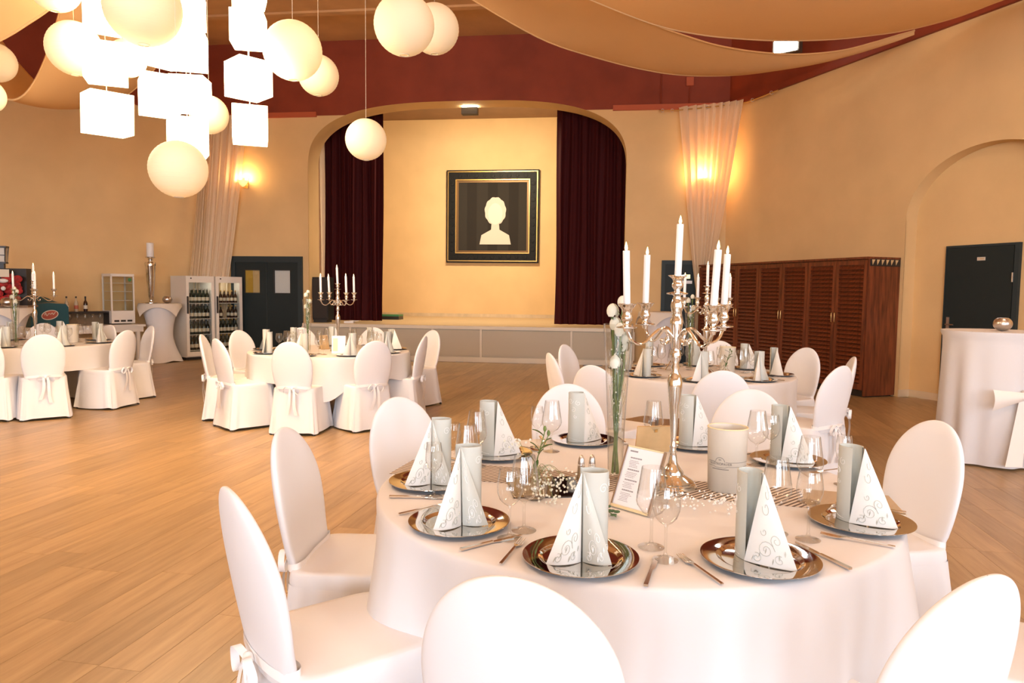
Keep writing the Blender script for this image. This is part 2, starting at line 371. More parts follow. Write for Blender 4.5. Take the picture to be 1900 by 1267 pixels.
# rear walls behind the camera, windows
for nm, A_, B_ in (('wall_rear_right', R2, RR), ('wall_rear', RR, RL), ('wall_rear_left', RL, L2)):
    d_ = (B_ - A_).normalized(); n_ = Vector((d_.y, -d_.x))
    if (Vector((0, 4)) - (A_ + B_) / 2).dot(n_) < 0: n_ = -n_
    m_ = MB(); wbox(m_, W(A_, d_, n_), 0, (B_ - A_).length, 0, -.05, 0, TOPZ)
    struct(m_.build(nm, mt['wall'], None, False), 'cream plaster wall with tall windows' if nm != 'wall_rear_left' else 'plain cream plaster wall beside the windows', 'wall')
for k, (p_, d_, n_) in enumerate(WINS):
    g_ = W(p_, d_, n_); m_ = MB()
    for s_ in (-.8, -.02, .76): wbox(m_, g_, s_, s_ + .045, .01, .05, .88, 4.35)
    for z_ in (.88, 2.9, 4.3): wbox(m_, g_, -.8, .805, .01, .045, z_, z_ + .05)
    struct(m_.build('window_%d' % (k + 1), mt['winwhite'], None, False), 'white framed tall window letting in daylight', 'window')
# trims
k_ = 1
def trim(fr, s0, s1, z0, z1, dp, m, label):
    global k_
    mm = MB(); wbox(mm, fr, s0, s1, 0, dp, z0, z1); o = struct(mm.build('trim_%d' % k_, m, None, False), label, 'trim'); k_ += 1; return o
tz = lambda s: TRZ
tl = plane_hit(588, 236, CL, bd, bn)[0]; tr_ = plane_hit(1137, 215, CL, bd, bn)[0]
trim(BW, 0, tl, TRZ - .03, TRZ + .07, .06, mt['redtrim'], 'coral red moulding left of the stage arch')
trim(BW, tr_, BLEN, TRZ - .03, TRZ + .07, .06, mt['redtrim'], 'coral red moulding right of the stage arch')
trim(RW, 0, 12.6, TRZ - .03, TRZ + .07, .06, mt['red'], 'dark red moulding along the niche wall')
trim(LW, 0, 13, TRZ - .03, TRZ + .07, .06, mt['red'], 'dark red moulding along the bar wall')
def base(name, fr, s0, s1, off, label):
    mm = MB(); wbox(mm, fr, s0, s1, off, off + .015, 0, .1); return struct(mm.build(name, mt['skirt'], None, False), label, 'baseboard')
dS = plane_hit(1745, 744, CR, rd, rn, nd)[0]
base('baseboard_right', RW, nc - na, dS, nd, 'pale baseboard in the niche')
mm = MB(); wbox(mm, RW, nc - na, nc - na + .015, nd, 0, 0, .1); struct(mm.build('baseboard_niche', mt['skirt'], None, False), 'pale baseboard on the niche jamb', 'baseboard')
base('baseboard_back', BW, 0, aL, 0, 'pale baseboard beside the double door'); base('baseboard_left', LW, 0, 13, 0, 'pale baseboard along the bar wall')
# ceiling
cm = MB(); cm.add([(p.x * 1.01, p.y * 1.01, TOPZ) for p in hall], [tuple(range(6))])
ceil = struct(cm.build('ceiling', mt['ceil'], None, False), 'ochre ceiling above the fabric swags', 'ceiling')
bm_ = MB(); wbox(bm_, BW, -1, BLEN + 1, 1.9, 9, TOPZ - .12, TOPZ - .001); bm_.build('ceiling_panel', mt['ceil'], ceil, False)
bm_ = MB(); wbox(bm_, BW, -1, BLEN + 1, 1.75, 1.9, TOPZ - .16, TOPZ - .001); bm_.build('ceiling_batten', mt['ceil'], ceil, False)
# conduit and junction box on the frieze
jx = plane_hit(1280, 152, CL, bd, bn); q = thing('junction_box', 'small red painted junction box with conduit on the red frieze', 'box', BW(jx[0], 0, jx[1]))
q.rotation_euler = (0, 0, math.atan2(bd.y, bd.x))
MB().box(-.07, .07, -.05, 0, -.08, .08).build('housing', mt['redtrim'], q, False); MB().tube([(0, -.02, -.08), (0, -.02, -.55)], .012).build('conduit', mt['red'], q); MB().tube([(-.55, -.02, .3), (-.55, -.02, -.55)], .012).build('conduit', mt['red'], q)

# ------------------------------------------------------------------ stage
SZ = .75
so = 0.12
stg = thing('stage_platform', 'low wooden stage with greige panelled front and pale floor', 'stage')
sL = plane_hit(566, 640, CL, bd, bn)[0]; sR = plane_hit(1175, 640, CL, bd, bn)[0]
m_ = MB(); wbox(m_, BW, sL, sR, 0, so - .03, .05, SZ - .03); m_.build('core', mt['stage'], stg, False)
m_ = MB(); wbox(m_, BW, aL - .8, aR + .8, JD - 4.9, JD, SZ - .1, SZ); wbox(m_, BW, aL, aR, JD, 0, SZ - .1, SZ); wbox(m_, BW, sL, sR, 0, so, SZ - .03, SZ); m_.build('deck', mt['stagefloor'], stg, False)
edges = [sL] + [plane_hit(x, 640, CL, bd, bn, so)[0] for x in (650, 802, 892, 1060)] + [sR]
for a, b in zip(edges, edges[1:]):
    m_ = MB(); wbox(m_, BW, a + .025, b - .025, so - .03, so - .012, .13, SZ - .09); m_.build('panel', mt['stage'], stg, False)
for a in edges: m_ = MB(); wbox(m_, BW, a - .022, a + .022, so - .03, so, .1, SZ - .07); m_.build('post', mt['stagew'], stg, False)
m_ = MB(); wbox(m_, BW, sL, sR, so - .03, so + .015, SZ - .075, SZ - .01); m_.build('top_rail', mt['stagew'], stg, False)
m_ = MB(); wbox(m_, BW, sL, sR, so - .03, so + .02, 0, .1); m_.build('kick_board', mt['stagew'], stg, False)
SB = -4.75
s0_, s1_ = aL - .7, aR + .7
m_ = MB(); wbox(m_, BW, s0_, s1_, SB, SB - .05, SZ, 6.1); struct(m_.build('wall_stage', mt['wall'], None, False), 'cream plaster wall at the back of the stage', 'wall')
m_ = MB(); wbox(m_, BW, s0_, s1_, SB, SB + .02, SZ, SZ + .09); struct(m_.build('baseboard_stage', mt['stagefloor'], None, False), 'wooden skirting at the back of the stage', 'baseboard')
for nm, a in (('wall_stage_left', s0_), ('wall_stage_right', s1_)):
    m_ = MB(); wbox(m_, BW, a - .02, a + .02, SB, JD, SZ, 6.1); struct(m_.build(nm, mt['wall'], None, False), 'cream side wall of the stage ' + nm[11:], 'wall')
m_ = MB(); wbox(m_, BW, s0_, s1_, SB, JD, 6.1, 6.15); struct(m_.build('ceiling_stage', mt['stageceil'], None, False), 'brown ceiling over the stage', 'ceiling')
m_ = MB(); wbox(m_, BW, s0_, s1_, JD - .02, JD, aT, 6.1)
wbox(m_, BW, s0_, aL, JD - .02, JD, SZ, 6.1); wbox(m_, BW, aR, s1_, JD - .02, JD, SZ, 6.1); struct(m_.build('wall_proscenium', mt['wall'], None, False), 'rear face of the stage arch wall', 'wall')
brz = math.atan2(bd.y, bd.x)
def drape(name, label, cat, s0, s1, off, z0, z1, m, folds, amp, s0b=None, s1b=None, nu=90, hemw=None):
    s0b = s0 if s0b is None else s0b; s1b = s1 if s1b is None else s1b
    th = thing(name, label, cat, BW((s0 + s1) / 2, off, z0))
    bx, by, bz = th.location; ph = random.random() * 6
    def fn(u, v):
        a = s0b + (s1b - s0b) * u; b = s0 + (s1 - s0) * u; s = a + (b - a) * v
        o = off + amp * (math.sin(u * folds * 2 * PI + ph) + .35 * math.sin(u * folds * 4.6 * PI + 1)) * (1 - .15 * v)
        s += .03 * math.sin(u * 17 + v * 5) * (1 - v)
        p = BW(s, o, z0 + (z1 - z0) * v); return (p[0] - bx, p[1] - by, p[2] - bz)
    g = MB().grid(nu, 14, fn); o = g.build('fabric', m, th, True, 80); return th
cL0 = plane_hit(608, 400, CL, bd, bn, JD - .45)[0]; cL1 = plane_hit(712, 400, CL, bd, bn, JD - .45)[0]
cR0 = plane_hit(1031, 400, CL, bd, bn, JD - .3)[0]; cR1 = plane_hit(1150, 400, CL, bd, bn, JD - .3)[0]
drape('velvet_curtain', 'dark red velvet stage curtain beside the loudspeaker', 'curtain', cL0 - .1, cL1, JD - .45, SZ + .02, 5.75, mt['velvet'], 6, .055)
drape('velvet_curtain', 'dark red velvet stage curtain on the wardrobe side of the stage', 'curtain', cR0, cR1 + .35, JD - .3, SZ + .02, 5.9, mt['velvet'], 7, .05)
cc = plane_hit(598, 400, CL, bd, bn, JD - .35)[0]
drape('side_curtain', 'narrow cream curtain strip beside the dark red velvet curtain', 'curtain', cc - .25, cc + .12, JD - .2, SZ + .02, 5.6, mt['sheer'], 3, .03, nu=40)
p = BW(*[plane_hit(712, 212, CL, bd, bn, JD - .45)[0], JD - .45, 5.75])
r_ = thing('curtain_rail', 'dark wooden curtain rail end above the velvet curtain', 'rail', p, brz); MB().box(-1.4, .12, -.06, .06, 0, .1).build('rail_bar', mt['dark'], r_, False)
# framed picture (plain stand-in figure)
pc = plane_hit(914, 402, CL, bd, bn, SB + .05); pw = (plane_hit(1000, 402, CL, bd, bn, SB + .05)[0] - plane_hit(829, 402, CL, bd, bn, SB + .05)[0]); ph_ = plane_hit(914, 315, CL, bd, bn, SB + .05)[1] - plane_hit(914, 487, CL, bd, bn, SB + .05)[1]
pic = thing('framed_picture', 'large black and gilt framed dark picture of a pale figure above the stage', 'picture', BW(pc[0], SB, pc[1]), brz)
hw, hh = pw / 2, ph_ / 2
def frame_ring(x0, x1, y, d0, d1, m, name):
    g = MB()
    a, b = x0, x1
    for (xa, xb, za, zb) in ((-hw + a, hw - a, hh - b, hh - a), (-hw + a, hw - a, -hh + a, -hh + b), (-hw + a, -hw + b, -hh + b, hh - b), (hw - b, hw - a, -hh + b, hh - b)): g.box(xa, xb, -d1, -d0, za, zb)
    return g.build(name, m, pic, False)
MB().box(-hw + .3, hw - .3, -.05, -.01, -hh + .3, hh - .3).build('canvas', mt['canvas'], pic, False)
frame_ring(0, .035, 0, .0, .11, mt['black'], 'outer_frame'); frame_ring(.035, .06, 0, 0, .13, mt['gold'], 'gilt_edge')
fr2 = frame_ring(.06, .25, 0, 0, .1, mt['black'], 'frame_moulding'); frame_ring(.25, .275, 0, 0, .12, mt['gold'], 'gilt_edge'); frame_ring(.275, .33, 0, 0, .07, mt['oldgold'], 'inner_frame')
for i in range(9):
    for sx, sz in ((1, None), (-1, None), (None, -1), (None, 1)):
        t_ = -1 + 2 * (i + .5) / 9
        x = sx * (hw - .155) if sx else t_ * (hw - .25); z = sz * (hh - .155) if sz else t_ * (hh - .25)
        g = MB(); pr = [(0, 0), (.045 if i % 2 else .06, 0), (.04 if i % 2 else .055, .012), (0, .014)]
        g.lathe(pr, 12); g.v = [(x + a, -.1 - c, z + b) for a, b, c in g.v]; g.build('rosette', mt['silver'] if False else mt['black'], fr2)
def flat(pts, y, name, m):
    v = [(x * hw * 2, y, z * hh * 2) for x, z in pts]; n = len(v); g = MB(); g.add(v + [(a, b + .012, c) for a, b, c in v], [tuple(range(n)), tuple(reversed(range(n, 2 * n)))] + [(i, (i + 1) % n, n + (i + 1) % n, n + i) for i in range(n)])
    return g.build(name, m, pic, False)
def ell(cx_, cz_, rx_, rz_, rot=0, n=24, wob=0, f=9):
    out = []
    for k in range(n):
        a = 2 * PI * k / n; r_ = 1 + wob * math.sin(f * a); x_, z_ = rx_ * r_ * math.cos(a), rz_ * r_ * math.sin(a); out.append((cx_ + x_ * math.cos(rot) - z_ * math.sin(rot), cz_ + x_ * math.sin(rot) + z_ * math.cos(rot)))
    return out
flat(ell(.03, .06, .115, .15, 0, 44, .03, 11), -.06, 'pale_hair', mt['pale'])
flat(ell(.03, .03, .078, .115), -.064, 'pale_face', mt['petal'])
flat([(-.01, -.07), (.07, -.07), (.075, -.14), (.18, -.20), (.2, -.30), (-.14, -.30), (-.12, -.20), (-.015, -.14)], -.058, 'pale_shoulders', mt['pale'])
# floodlight under the arch, lights the stage wall
fp = plane_hit(872, 202, CL, bd, bn, JD + .1); f0 = thing('floodlight', 'small floodlight shining under the crown of the stage arch', 'light', BW(fp[0], JD + .1, fp[1]), brz)
MB().box(-.17, .17, -.08, .08, -.12, .02).build('housing', mt['housing'], f0, False); MB().box(-.15, .15, -.083, .075, .02, .09).build('lamp_face', mt['flood'], f0, False); MB().box(-.02, .02, -.02, .02, .06, .22).build('bracket', mt['housing'], f0, False)
fl_ = BW(fp[0], JD - .35, fp[1] - .1); tg = BW(ac, SB, 1.3); area('stage_floodlight', fl_, tg, .6, .2, 190, (1, .82, .55))
# loudspeaker and small things on stage
p = at(606, 598, SZ); sp_s = plane_hit(607, 560, CL, bd, bn, JD - .05)[0]
sp = thing('loudspeaker', 'black loudspeaker standing on the stage beside the velvet curtain', 'speaker', BW(sp_s, JD + .2, SZ), brz)
MB().box(-.19, .19, -.17, .17, .06, .98).build('cabinet', mt['speaker'], sp, False); MB().box(-.17, .17, -.182, -.17, .1, .94).build('grille', mt['shelf'], sp, False); MB().box(-.15, .15, -.14, .14, 0, .06).build('foot', mt['dark'], sp, False)
p = plane_hit(722, 590, CL, bd, bn, -2.4); g0 = thing('equipment_case', 'small green topped case on the stage floor', 'case', BW(p[0], -2.4, SZ), brz); MB().box(-.3, .3, -.2, .2, 0, .08).build('case_body', mt['shelf'], g0, False); MB().box(-.3, .3, -.2, .2, .08, .12).build('case_lid', mt['greenst'], g0, False)
p = plane_hit(650, 597, CL, bd, bn, JD + .3); g0 = thing('paper_roll', 'pale folded papers lying at the stage edge', 'paper', BW(p[0], JD + .35, SZ), brz); MB().cbox((0, 0, .02), (.2, .15, .04), .1).build('sheet', mt['menu'], g0, False); MB().cbox((.1, .02, .045), (.16, .12, .012), -.2).build('sheet', mt['menu'], g0, False)

# ------------------------------------------------------------------ doors
d0s, d0t = plane_hit(430, 480, CL, bd, bn); d1s = plane_hit(562, 480, CL, bd, bn)[0]
dr = thing('door_1', 'petrol blue double door with two small window panes', 'door', BW(d0s, 0, 0), brz); dr['kind'] = 'structure'
DW = d1s - d0s; DH = 2.16
g = MB(); g.box(0, .1, -.05, 0, 0, DH).box(DW - .1, DW, -.05, 0, 0, DH).box(.1, DW - .1, -.05, 0, DH - .13, DH); g.build('door_frame', mt['tealframe'], dr, False)
lwid = (DW - .2) / 2
for k in range(2):
    x0 = .1 + k * lwid; g = MB(); a, b, z0, z1 = x0 + lwid * .3, x0 + lwid * .78, 1.38, 1.86
    if k: a, b = x0 + lwid * .25, x0 + lwid * .75
    g.box(x0 + .004, a, -.035, -.003, .01, DH - .13).box(b, x0 + lwid - .004, -.035, -.003, .01, DH - .13).box(a, b, -.035, -.003, .01, z0).box(a, b, -.035, -.003, z1, DH - .13)
    lf = g.build('door_leaf', mt['teal'], dr, False)
    MB().box(a, b, -.02, -.014, z0, z1).build('pane', mt['pane'], lf, False)
    MB().box(a, (a + b) / 2 if not k else b, -.006, -.003, z0, z1).build('view_beyond', mt['yellow'] if not k else mt['menu'], lf, False)
    g = MB(); g.box(a - .015, a, -.04, -.034, z0, z1).box(b, b + .015, -.04, -.034, z0, z1).box(a, b, -.04, -.034, z1, z1 + .015).box(a, b, -.04, -.034, z0 - .015, z0); g.build('pane_frame', mt['dark'], lf, False)
    MB().box(x0 + lwid - .01 if not k else x0 + .002, x0 + lwid + .008 if not k else x0 + .012, -.04, -.034, .01, DH - .13).build('edge_strip', mt['tealframe'], lf, False)
d0s = plane_hit(1228, 480, CL, bd, bn)[0]; dr = thing('door_2', 'dark petrol door beside the wardrobe with a small sign', 'door', BW(d0s, 0, 0), brz); dr['kind'] = 'structure'
DW = .95; g = MB(); g.box(0, .07, -.04, 0, 0, 2.12).box(DW - .07, DW, -.04, 0, 0, 2.12).box(.07, DW - .07, -.04, 0, 2.04, 2.12); g.build('door_frame', mt['tealframe'], dr, False)
lf = MB().box(.07, DW - .07, -.025, -.003, .01, 2.04).build('door_leaf', mt['teal'], dr, False); MB().box(.4, .6, -.03, -.025, 1.66, 1.72).build('door_sign', mt['menu'], lf, False); MB().box(.43, .56, -.03, -.025, 1.76, 1.84).build('door_sign', mt['brass'], lf, False)
# niche door
s0, _ = plane_hit(1746, 744, CR, rd, rn, nd); s1, zt = plane_hit(1898, 449, CR, rd, rn, nd); _, zt0 = plane_hit(1760, 457, CR, rd, rn, nd)
DH = (zt + zt0) / 2; DW = s1 - s0; rrz = math.atan2(rd.y, rd.x)
dr = thing('door_3', 'plain dark petrol door in the arched niche with steel lever handle', 'door', RW(s0, nd, 0), rrz); dr['kind'] = 'structure'
g = MB(); g.box(DW - .06, DW, -.05, 0, 0, DH).box(-.01, .0, -.045, 0, 0, DH).box(0, DW - .06, -.045, 0, DH - .03, DH); g.build('door_frame', mt['tealframe'], dr, False)
lf = MB().box(.002, DW - .075, -.04, -.003, .01, DH - .032).build('door_leaf', mt['teal'], dr, False)
x = plane_hit(1821, 480, CR, rd, rn, nd + .04)[0] - s0; z = plane_hit(1821, 480, CR, rd, rn, nd + .04)[1]
pl = MB().box(x - .055, x + .055, -.046, -.04, z - .022, z + .022).build('name_plate', mt['pale'], lf, False); MB().box(x - .04, x - .028, -.0475, -.046, z - .008, z + .008).box(x - .015, x + .04, -.0475, -.046, z - .007, z + .007).build('plate_lettering', mt['kraft'], pl, False)
z = plane_hit(1764, 602, CR, rd, rn, nd + .04)[1]
ha = MB().box(.05, .095, -.05, -.04, z - .13, z + .1).build('handle_plate', mt['steel'], lf, False); MB().tube([(.072, -.05, z), (.072, -.09, z), (.19, -.09, z)], .009).tube([(.072, -.06, z - .09), (.072, -.05, z - .09)], .012).build('lever', mt['steel'], ha)
for zz in (.35, 1.72): MB().tube([(DW - .068, -.055, zz - .06), (DW - .068, -.055, zz + .06)], .011).build('hinge', mt['steel'], dr)

# ------------------------------------------------------------------ wardrobe with louvred doors
AD, AHt = .60, 2.02; NS, DWd = 7, .575; s_end = 4.06
arm = thing('wardrobe', 'mahogany wardrobe with louvred doors along the plaster wall', 'wardrobe', RW(s_end - NS * DWd, 0, 0), rrz)
AL = NS * DWd
MB().box(0, AL, -AD + .03, -.005, .1, AHt - .03).build('carcass', mt['mah'], arm, False)
MB().box(.03, AL - .03, -AD + .07, -.02, 0, .1).build('plinth', mt['shelf'], arm, False)
MB().box(-.0, AL + .02, -AD - .03, -.004, AHt - .03, AHt).build('cornice', mt['mah'], arm, False)
MB().box(AL, AL + .018, -AD + .0, -.005, .02, AHt - .03).build('side_panel', mt['mah'], arm, False)
g = MB().box(AL + .018, AL + .03, -AD + .02, -.02, AHt - .13, AHt - .03).build('zigzag_board', mt['shelf'], arm, False)
for i in range(6):
    y = -AD + .04 + i * .088; MB().add([(AL + .031, y, AHt - .04), (AL + .031, y + .055, AHt - .04), (AL + .031, y + .0275 * .4, AHt - .115), (AL + .036, y, AHt - .04), (AL + .036, y + .055, AHt - .04), (AL + .036, y + .0275 * .4, AHt - .115)], [(0, 2, 1), (3, 4, 5), (0, 1, 4, 3), (1, 2, 5, 4), (2, 0, 3, 5)]).build('triangle', mt['kraft'], g, False)
slat = None
for k in range(NS):
    x0 = k * DWd; g = MB(); f0_, f1_ = -AD - .01, -AD + .03; z0, z1 = .11, AHt - .05; st = .06
    g.box(x0 + .004, x0 + st, f0_, f1_, z0, z1).box(x0 + DWd - st, x0 + DWd - .004, f0_, f1_, z0, z1).box(x0 + st, x0 + DWd - st, f0_, f1_, z0, z0 + .08).box(x0 + st, x0 + DWd - st, f0_, f1_, z1 - .06, z1)
    dd = g.build('louvre_door', mt['mah'], arm, False)
    n = 27; zz0, zz1 = z0 + .09, z1 - .07
    for i in range(n):
        if slat is None: slat = MB().cbox((0, 0, 0), (DWd - 2 * st, .010, .066), 0, -.75).build('slat', mt['mah'], dd, False); o = slat
        else: o = slat.copy(); col.objects.link(o); o.parent = dd
        o.location = (x0 + DWd / 2, -AD + .008, zz0 + (zz1 - zz0) * (i + .5) / n)
    hx = x0 + .03 if (NS - k) % 2 == 1 else x0 + DWd - .03
    MB().tube([(hx, -AD - .01, 1.06), (hx, -AD - .04, 1.07), (hx, -AD - .04, 1.2), (hx, -AD - .01, 1.21)], .007, 6).build('handle', mt['brass'], dd)

# ------------------------------------------------------------------ cream eyelet curtains in both corners, sconces
def funnel(name, label, top, bot, z0, z1, folds, depth=.05, gz=.3):
    th = thing(name, label, 'curtain', (*bot(.5)[:2], z0)); bx, by, bz = th.location; ph = random.random() * 5
    def fn(u, v):
        a = bot(u); b = top(u); k = max(0, (v - gz) / (1 - gz)) ** .85
        x = a[0] + (b[0] - a[0]) * k; y = a[1] + (b[1] - a[1]) * k
        d = depth * (.5 + .5 * v) * (math.sin(u * folds * 2 * PI + ph) + .3 * math.sin(u * folds * 4.4 * PI + v * 2))
        return (x + d * .2 - bx, y - d - by, z0 + (z1 - z0) * v - bz)
    MB().grid(110, 18, fn).build('fabric', mt['sheer'], th, True, 80)
    return th
def rodpts(pxs, py, Yoff):
    return [at(0, 0, 0)]
RZ = 5.03
def lerp(a, b, t): return tuple(a[i] + (b[i] - a[i]) * t for i in range(len(a)))
ta = BW(plane_hit(1258, 210, CL, bd, bn)[0], .12, 0)[:2]; tb = RW(plane_hit(1390, 190, CR, rd, rn)[0], .12, 0)[:2]
ba = BW(BLEN - .62, .14, 0)[:2]; bb = RW(.06, .14, 0)[:2]
cornR = (CR.x - .35, CR.y - .30)
def topR(u): return lerp(ta, cornR, u / .5) if u < .5 else lerp(cornR, tb, (u - .5) / .5)
cu = funnel('eyelet_curtain', 'cream eyelet curtain glowing in the corner above the wardrobe', topR, lambda u: lerp((ba[0] + .06, ba[1] - .02), (ba[0] + .27, ba[1] - .06), u), 0.05, RZ + .06, 8, .04, .3)
def rod(parent, pts, z, n):
    bx, by, bz = parent.location
    P = spline([(p[0] - bx, p[1] - by, z - bz) for p in pts], 8)
    MB().tube(P, .012, 8).build('curtain_rod', mt['brass'], parent)
    for i in range(n):
        q = P[int((i + .5) / n * (len(P) - 1))]
        MB().tube([(q[0] + .03 * math.cos(a), q[1], q[2] + .03 * math.sin(a)) for a in [2 * PI * k / 10 for k in range(11)]], .006, 5).build('eyelet_ring', mt['steel'], parent)
rod(cu, [BW(BLEN - 1.35, .12, 0), ta, cornR, tb, RW(1.5, .12, 0)], RZ, 8)
ta2 = LW(plane_hit(372, 240, CL, ld, ln)[0], .12, 0)[:2]; tb2 = BW(plane_hit(466, 240, CL, bd, bn)[0], .12, 0)[:2]; cornL = (CL.x + .25, CL.y - .35)
def topL(u): return lerp(ta2, cornL, u / .5) if u < .5 else lerp(cornL, tb2, (u - .5) / .5)
b0 = LW(plane_hit(343, 500, CL, ld, ln)[0] + .0, .16, 0)[:2]; b1 = BW(plane_hit(428, 500, CL, bd, bn)[0], .14, 0)[:2]; bm2 = (CL.x + .0, CL.y - .45)
cu = funnel('eyelet_curtain', 'cream eyelet curtain hanging in the corner behind the drinks fridges', topL, lambda u: lerp(b0, bm2, u / .5) if u < .5 else lerp(bm2, b1, (u - .5) / .5), 0.05, RZ + .06, 9)
rod(cu, [LW(1.0, .12, 0), ta2, cornL, tb2, BW(1.4, .12, 0)], RZ, 8)
def sconce(px, py, fr, org, d, n, off, label, e):
    s, z = plane_hit(px, py, org, d, n, off); p = fr(s, 0, z)
    t = thing('wall_sconce', label, 'lamp', p, math.atan2(d.y, d.x))
    MB().box(-.06, .06, -.02, 0, -.12, .1).build('back_plate', mt['brass'], t, False)
    MB().lathe([(.02, -.1), (.07, -.05), (.11, .02), (.115, .03), (.1, .03), (.06, -.03), (.0, -.06)], 16, (0, -.13, 0)).build('bowl_shade', mt['frost'], t)
    q = fr(s, .14, z + .08); point('sconce_bulb', q, e, (1, .62, .27), .12)
sconce(452, 338, BW, CL, bd, bn, .1, 'small glowing wall sconce beside the cream curtain above the double door', 26)
sconce(1306, 335, BW, CL, bd, bn, .1, 'small wall sconce glowing behind the cream curtain above the wardrobe', 26)

# ------------------------------------------------------------------ ceiling swags
def swag(label, A, B, wv, sag, sag2=0.0, skew=.5):
    """hammock of canvas from A to B, wv = vector across the strip"""
    th = thing('fabric_swag', label, 'fabric', A); A_, B_, w_ = Vector(A), Vector(B), Vector(wv)
    def fn(u, v):
        p = A_.lerp(B_, u) + w_ * (v - .5); k = 4 * u * (1 - u)
        p.z -= sag * k + sag2 * 4 * v * (1 - v) * (.3 + .7 * k); return p - A_
    MB().grid(44, 14, fn).build('canvas', mt['swag'], th, True, 80)
    def hem(v0):
        P = [Vector(fn(i / 43, v0)) for i in range(44)]; MB().tube(P, .012, 6).build('hem', mt['swag'], th)
    hem(0); hem(1); return th
def ruled(label, E0, E1, sag=.06, n=40):
    """canvas strip between two hanging edge curves"""
    th = thing('fabric_swag', label, 'fabric', E0[0]); o0 = Vector(E0[0]); P0, P1 = spline(E0, 6), spline(E1, 6)
    def smp(P, u):
        k = u * (len(P) - 1); i = min(int(k), len(P) - 2); return P[i].lerp(P[i + 1], k - i)
    def fn(u, v):
        p = smp(P0, u).lerp(smp(P1, u), v); p.z -= sag * 4 * v * (1 - v); return p - o0
    MB().grid(60, 12, fn).build('canvas', mt['swag'], th, True, 80)
    for v0 in (0, 1): MB().tube([fn(k / 59, v0) for k in range(60)], .011, 6).build('hem', mt['swag'], th)
def edge(px, y0, y1):
    a, b = px[0][0], px[-1][0]; return [atY(x, y, y0 + (y1 - y0) * (x - a) / (b - a)) for x, y in px]
far1 = edge([(700, -140), (790, -60), (870, -5), (1000, 70), (1100, 105), (1200, 130), (1280, 140), (1380, 138), (1480, 123), (1560, 104), (1640, 79), (1697, 56)], 8.8, 10.15)
near1 = edge([(820, -140), (960, -60), (1080, -6), (1210, 45), (1270, 66), (1330, 84), (1400, 96), (1480, 101), (1560, 94), (1620, 79), (1670, 64), (1697, 57)], 7.2, 10.1)
ruled('long beige canvas swag sagging in front of the red frieze', far1, near1)
far2 = edge([(880, -110), (960, -60), (1080, -7), (1210, 44), (1300, 64), (1380, 72), (1450, 75), (1540, 73), (1620, 65), (1690, 54), (1780, 30), (1855, 1)], 6.2, 8.9)
near2 = [p + Vector((.15 + .5 * k / 11, -2.0, .1)) for k, p in enumerate(far2)]
ruled('wide beige canvas swag hanging above the arched niche', far2, near2)
def loop(cx, hw_, Y, z0, h, dz=0): return [Vector((cx + hw_ * t, Y, z0 + h * t * t + dz * t)) for t in [-1 + k / 6 for k in range(13)]]
ruled('beige canvas swag hanging in a deep loop behind the lanterns', loop(-5.5, .85, 8.0, 3.50, 2.2), loop(-5.7, 1.75, 9.8, 3.87, 2.0))
fe = edge([(-190, 150), (-100, 120), (0, 75), (55, 42), (95, 14), (130, -20), (160, -70)], 6.9, 6.9)
ruled('beige canvas swag above the bar side of the lantern cluster', fe, [p + Vector((-.4, -1.8, .5)) for p in fe])
fp = atY(1455, 88, 8.6)
q = plane_hit(1462, 86, CR, rd, rn, .35); t = thing('floodlight', 'cool white floodlight shining between two canvas swags', 'light', RW(q[0], .35, q[1]), rrz + .5)
MB().box(-.22, .22, -.1, .06, -.13, .13).build('housing', mt['housing'], t, False); MB().box(-.19, .19, -.115, -.1, -.11, .11).build('lamp_face', mt['floodw'], t, False); MB().box(-.03, .03, .05, .34, -.03, .03).build('bracket', mt['housing'], t, False)

# ------------------------------------------------------------------ lanterns
def lantern_cube(px, py, spx, size, rz, tilt, top_z, label):
    Y = F * size / spx; p = atY(px, py, Y)
    t = thing('cube_lantern', label, 'lantern', p, rz, 'lit paper cube lanterns'); o_t = (tilt, tilt * .6, rz)
    size *= .93; h = size / 2; g = MB(); n = 5
    for ax in range(6):
        def fn(u, v, ax=ax):
            a, b = (2 * u - 1), (2 * v - 1); k = 1 - .05 * (1 - a * a) * (1 - b * b)
            q = [(a, b, k), (b, a, -k), (b, k, a), (a, -k, b), (k, a, b), (-k, b, a)][ax]; return [c * h for c in q]
        if ax != 1: g.grid(n, n, fn)
    rm_ = Matrix.Rotation(tilt * 1.5, 3, 'X'); g.v = [tuple(rm_ @ Vector(v)) for v in g.v]
    o = g.build('paper_shade', mt['cube'], t, False)
    g = MB(); r_ = size * .008
    for sx in (-1, 1):
        for sy in (-1, 1): g.tube([(sx * h, sy * h, -h), (sx * h, sy * h, h)], r_, 5); g.tube([(sx * h, -h, sy * h), (sx * h, h, sy * h)], r_, 5); g.tube([(-h, sx * h, sy * h), (h, sx * h, sy * h)], r_, 5)
    g.v = [tuple(rm_ @ Vector(v)) for v in g.v]; g.build('wire_frame', mt['cubeframe'], t); MB().tube([(0, 0, h), (0, 0, TOPZ - .1 - p.z)], .003, 5).build('cord', mt['cord'], t)
LC = [(196, 118, 74, .4, .03), (199, 212, 80, .75, .05), (190, 22, 70, .55, -.03), (303, 88, 70, .9, .03), (297, 178, 72, .6, -.03), (349, 20, 62, .3, .02), (347, 92, 70, .25, -.02), (354, 176, 66, .15, .03), (348, 256, 74, .5, .02), (461, 56, 64, .2, .01), (461, 147, 70, .8, .0), (464, 233, 68, .35, -.02), (462, -22, 64, .4, .03)]
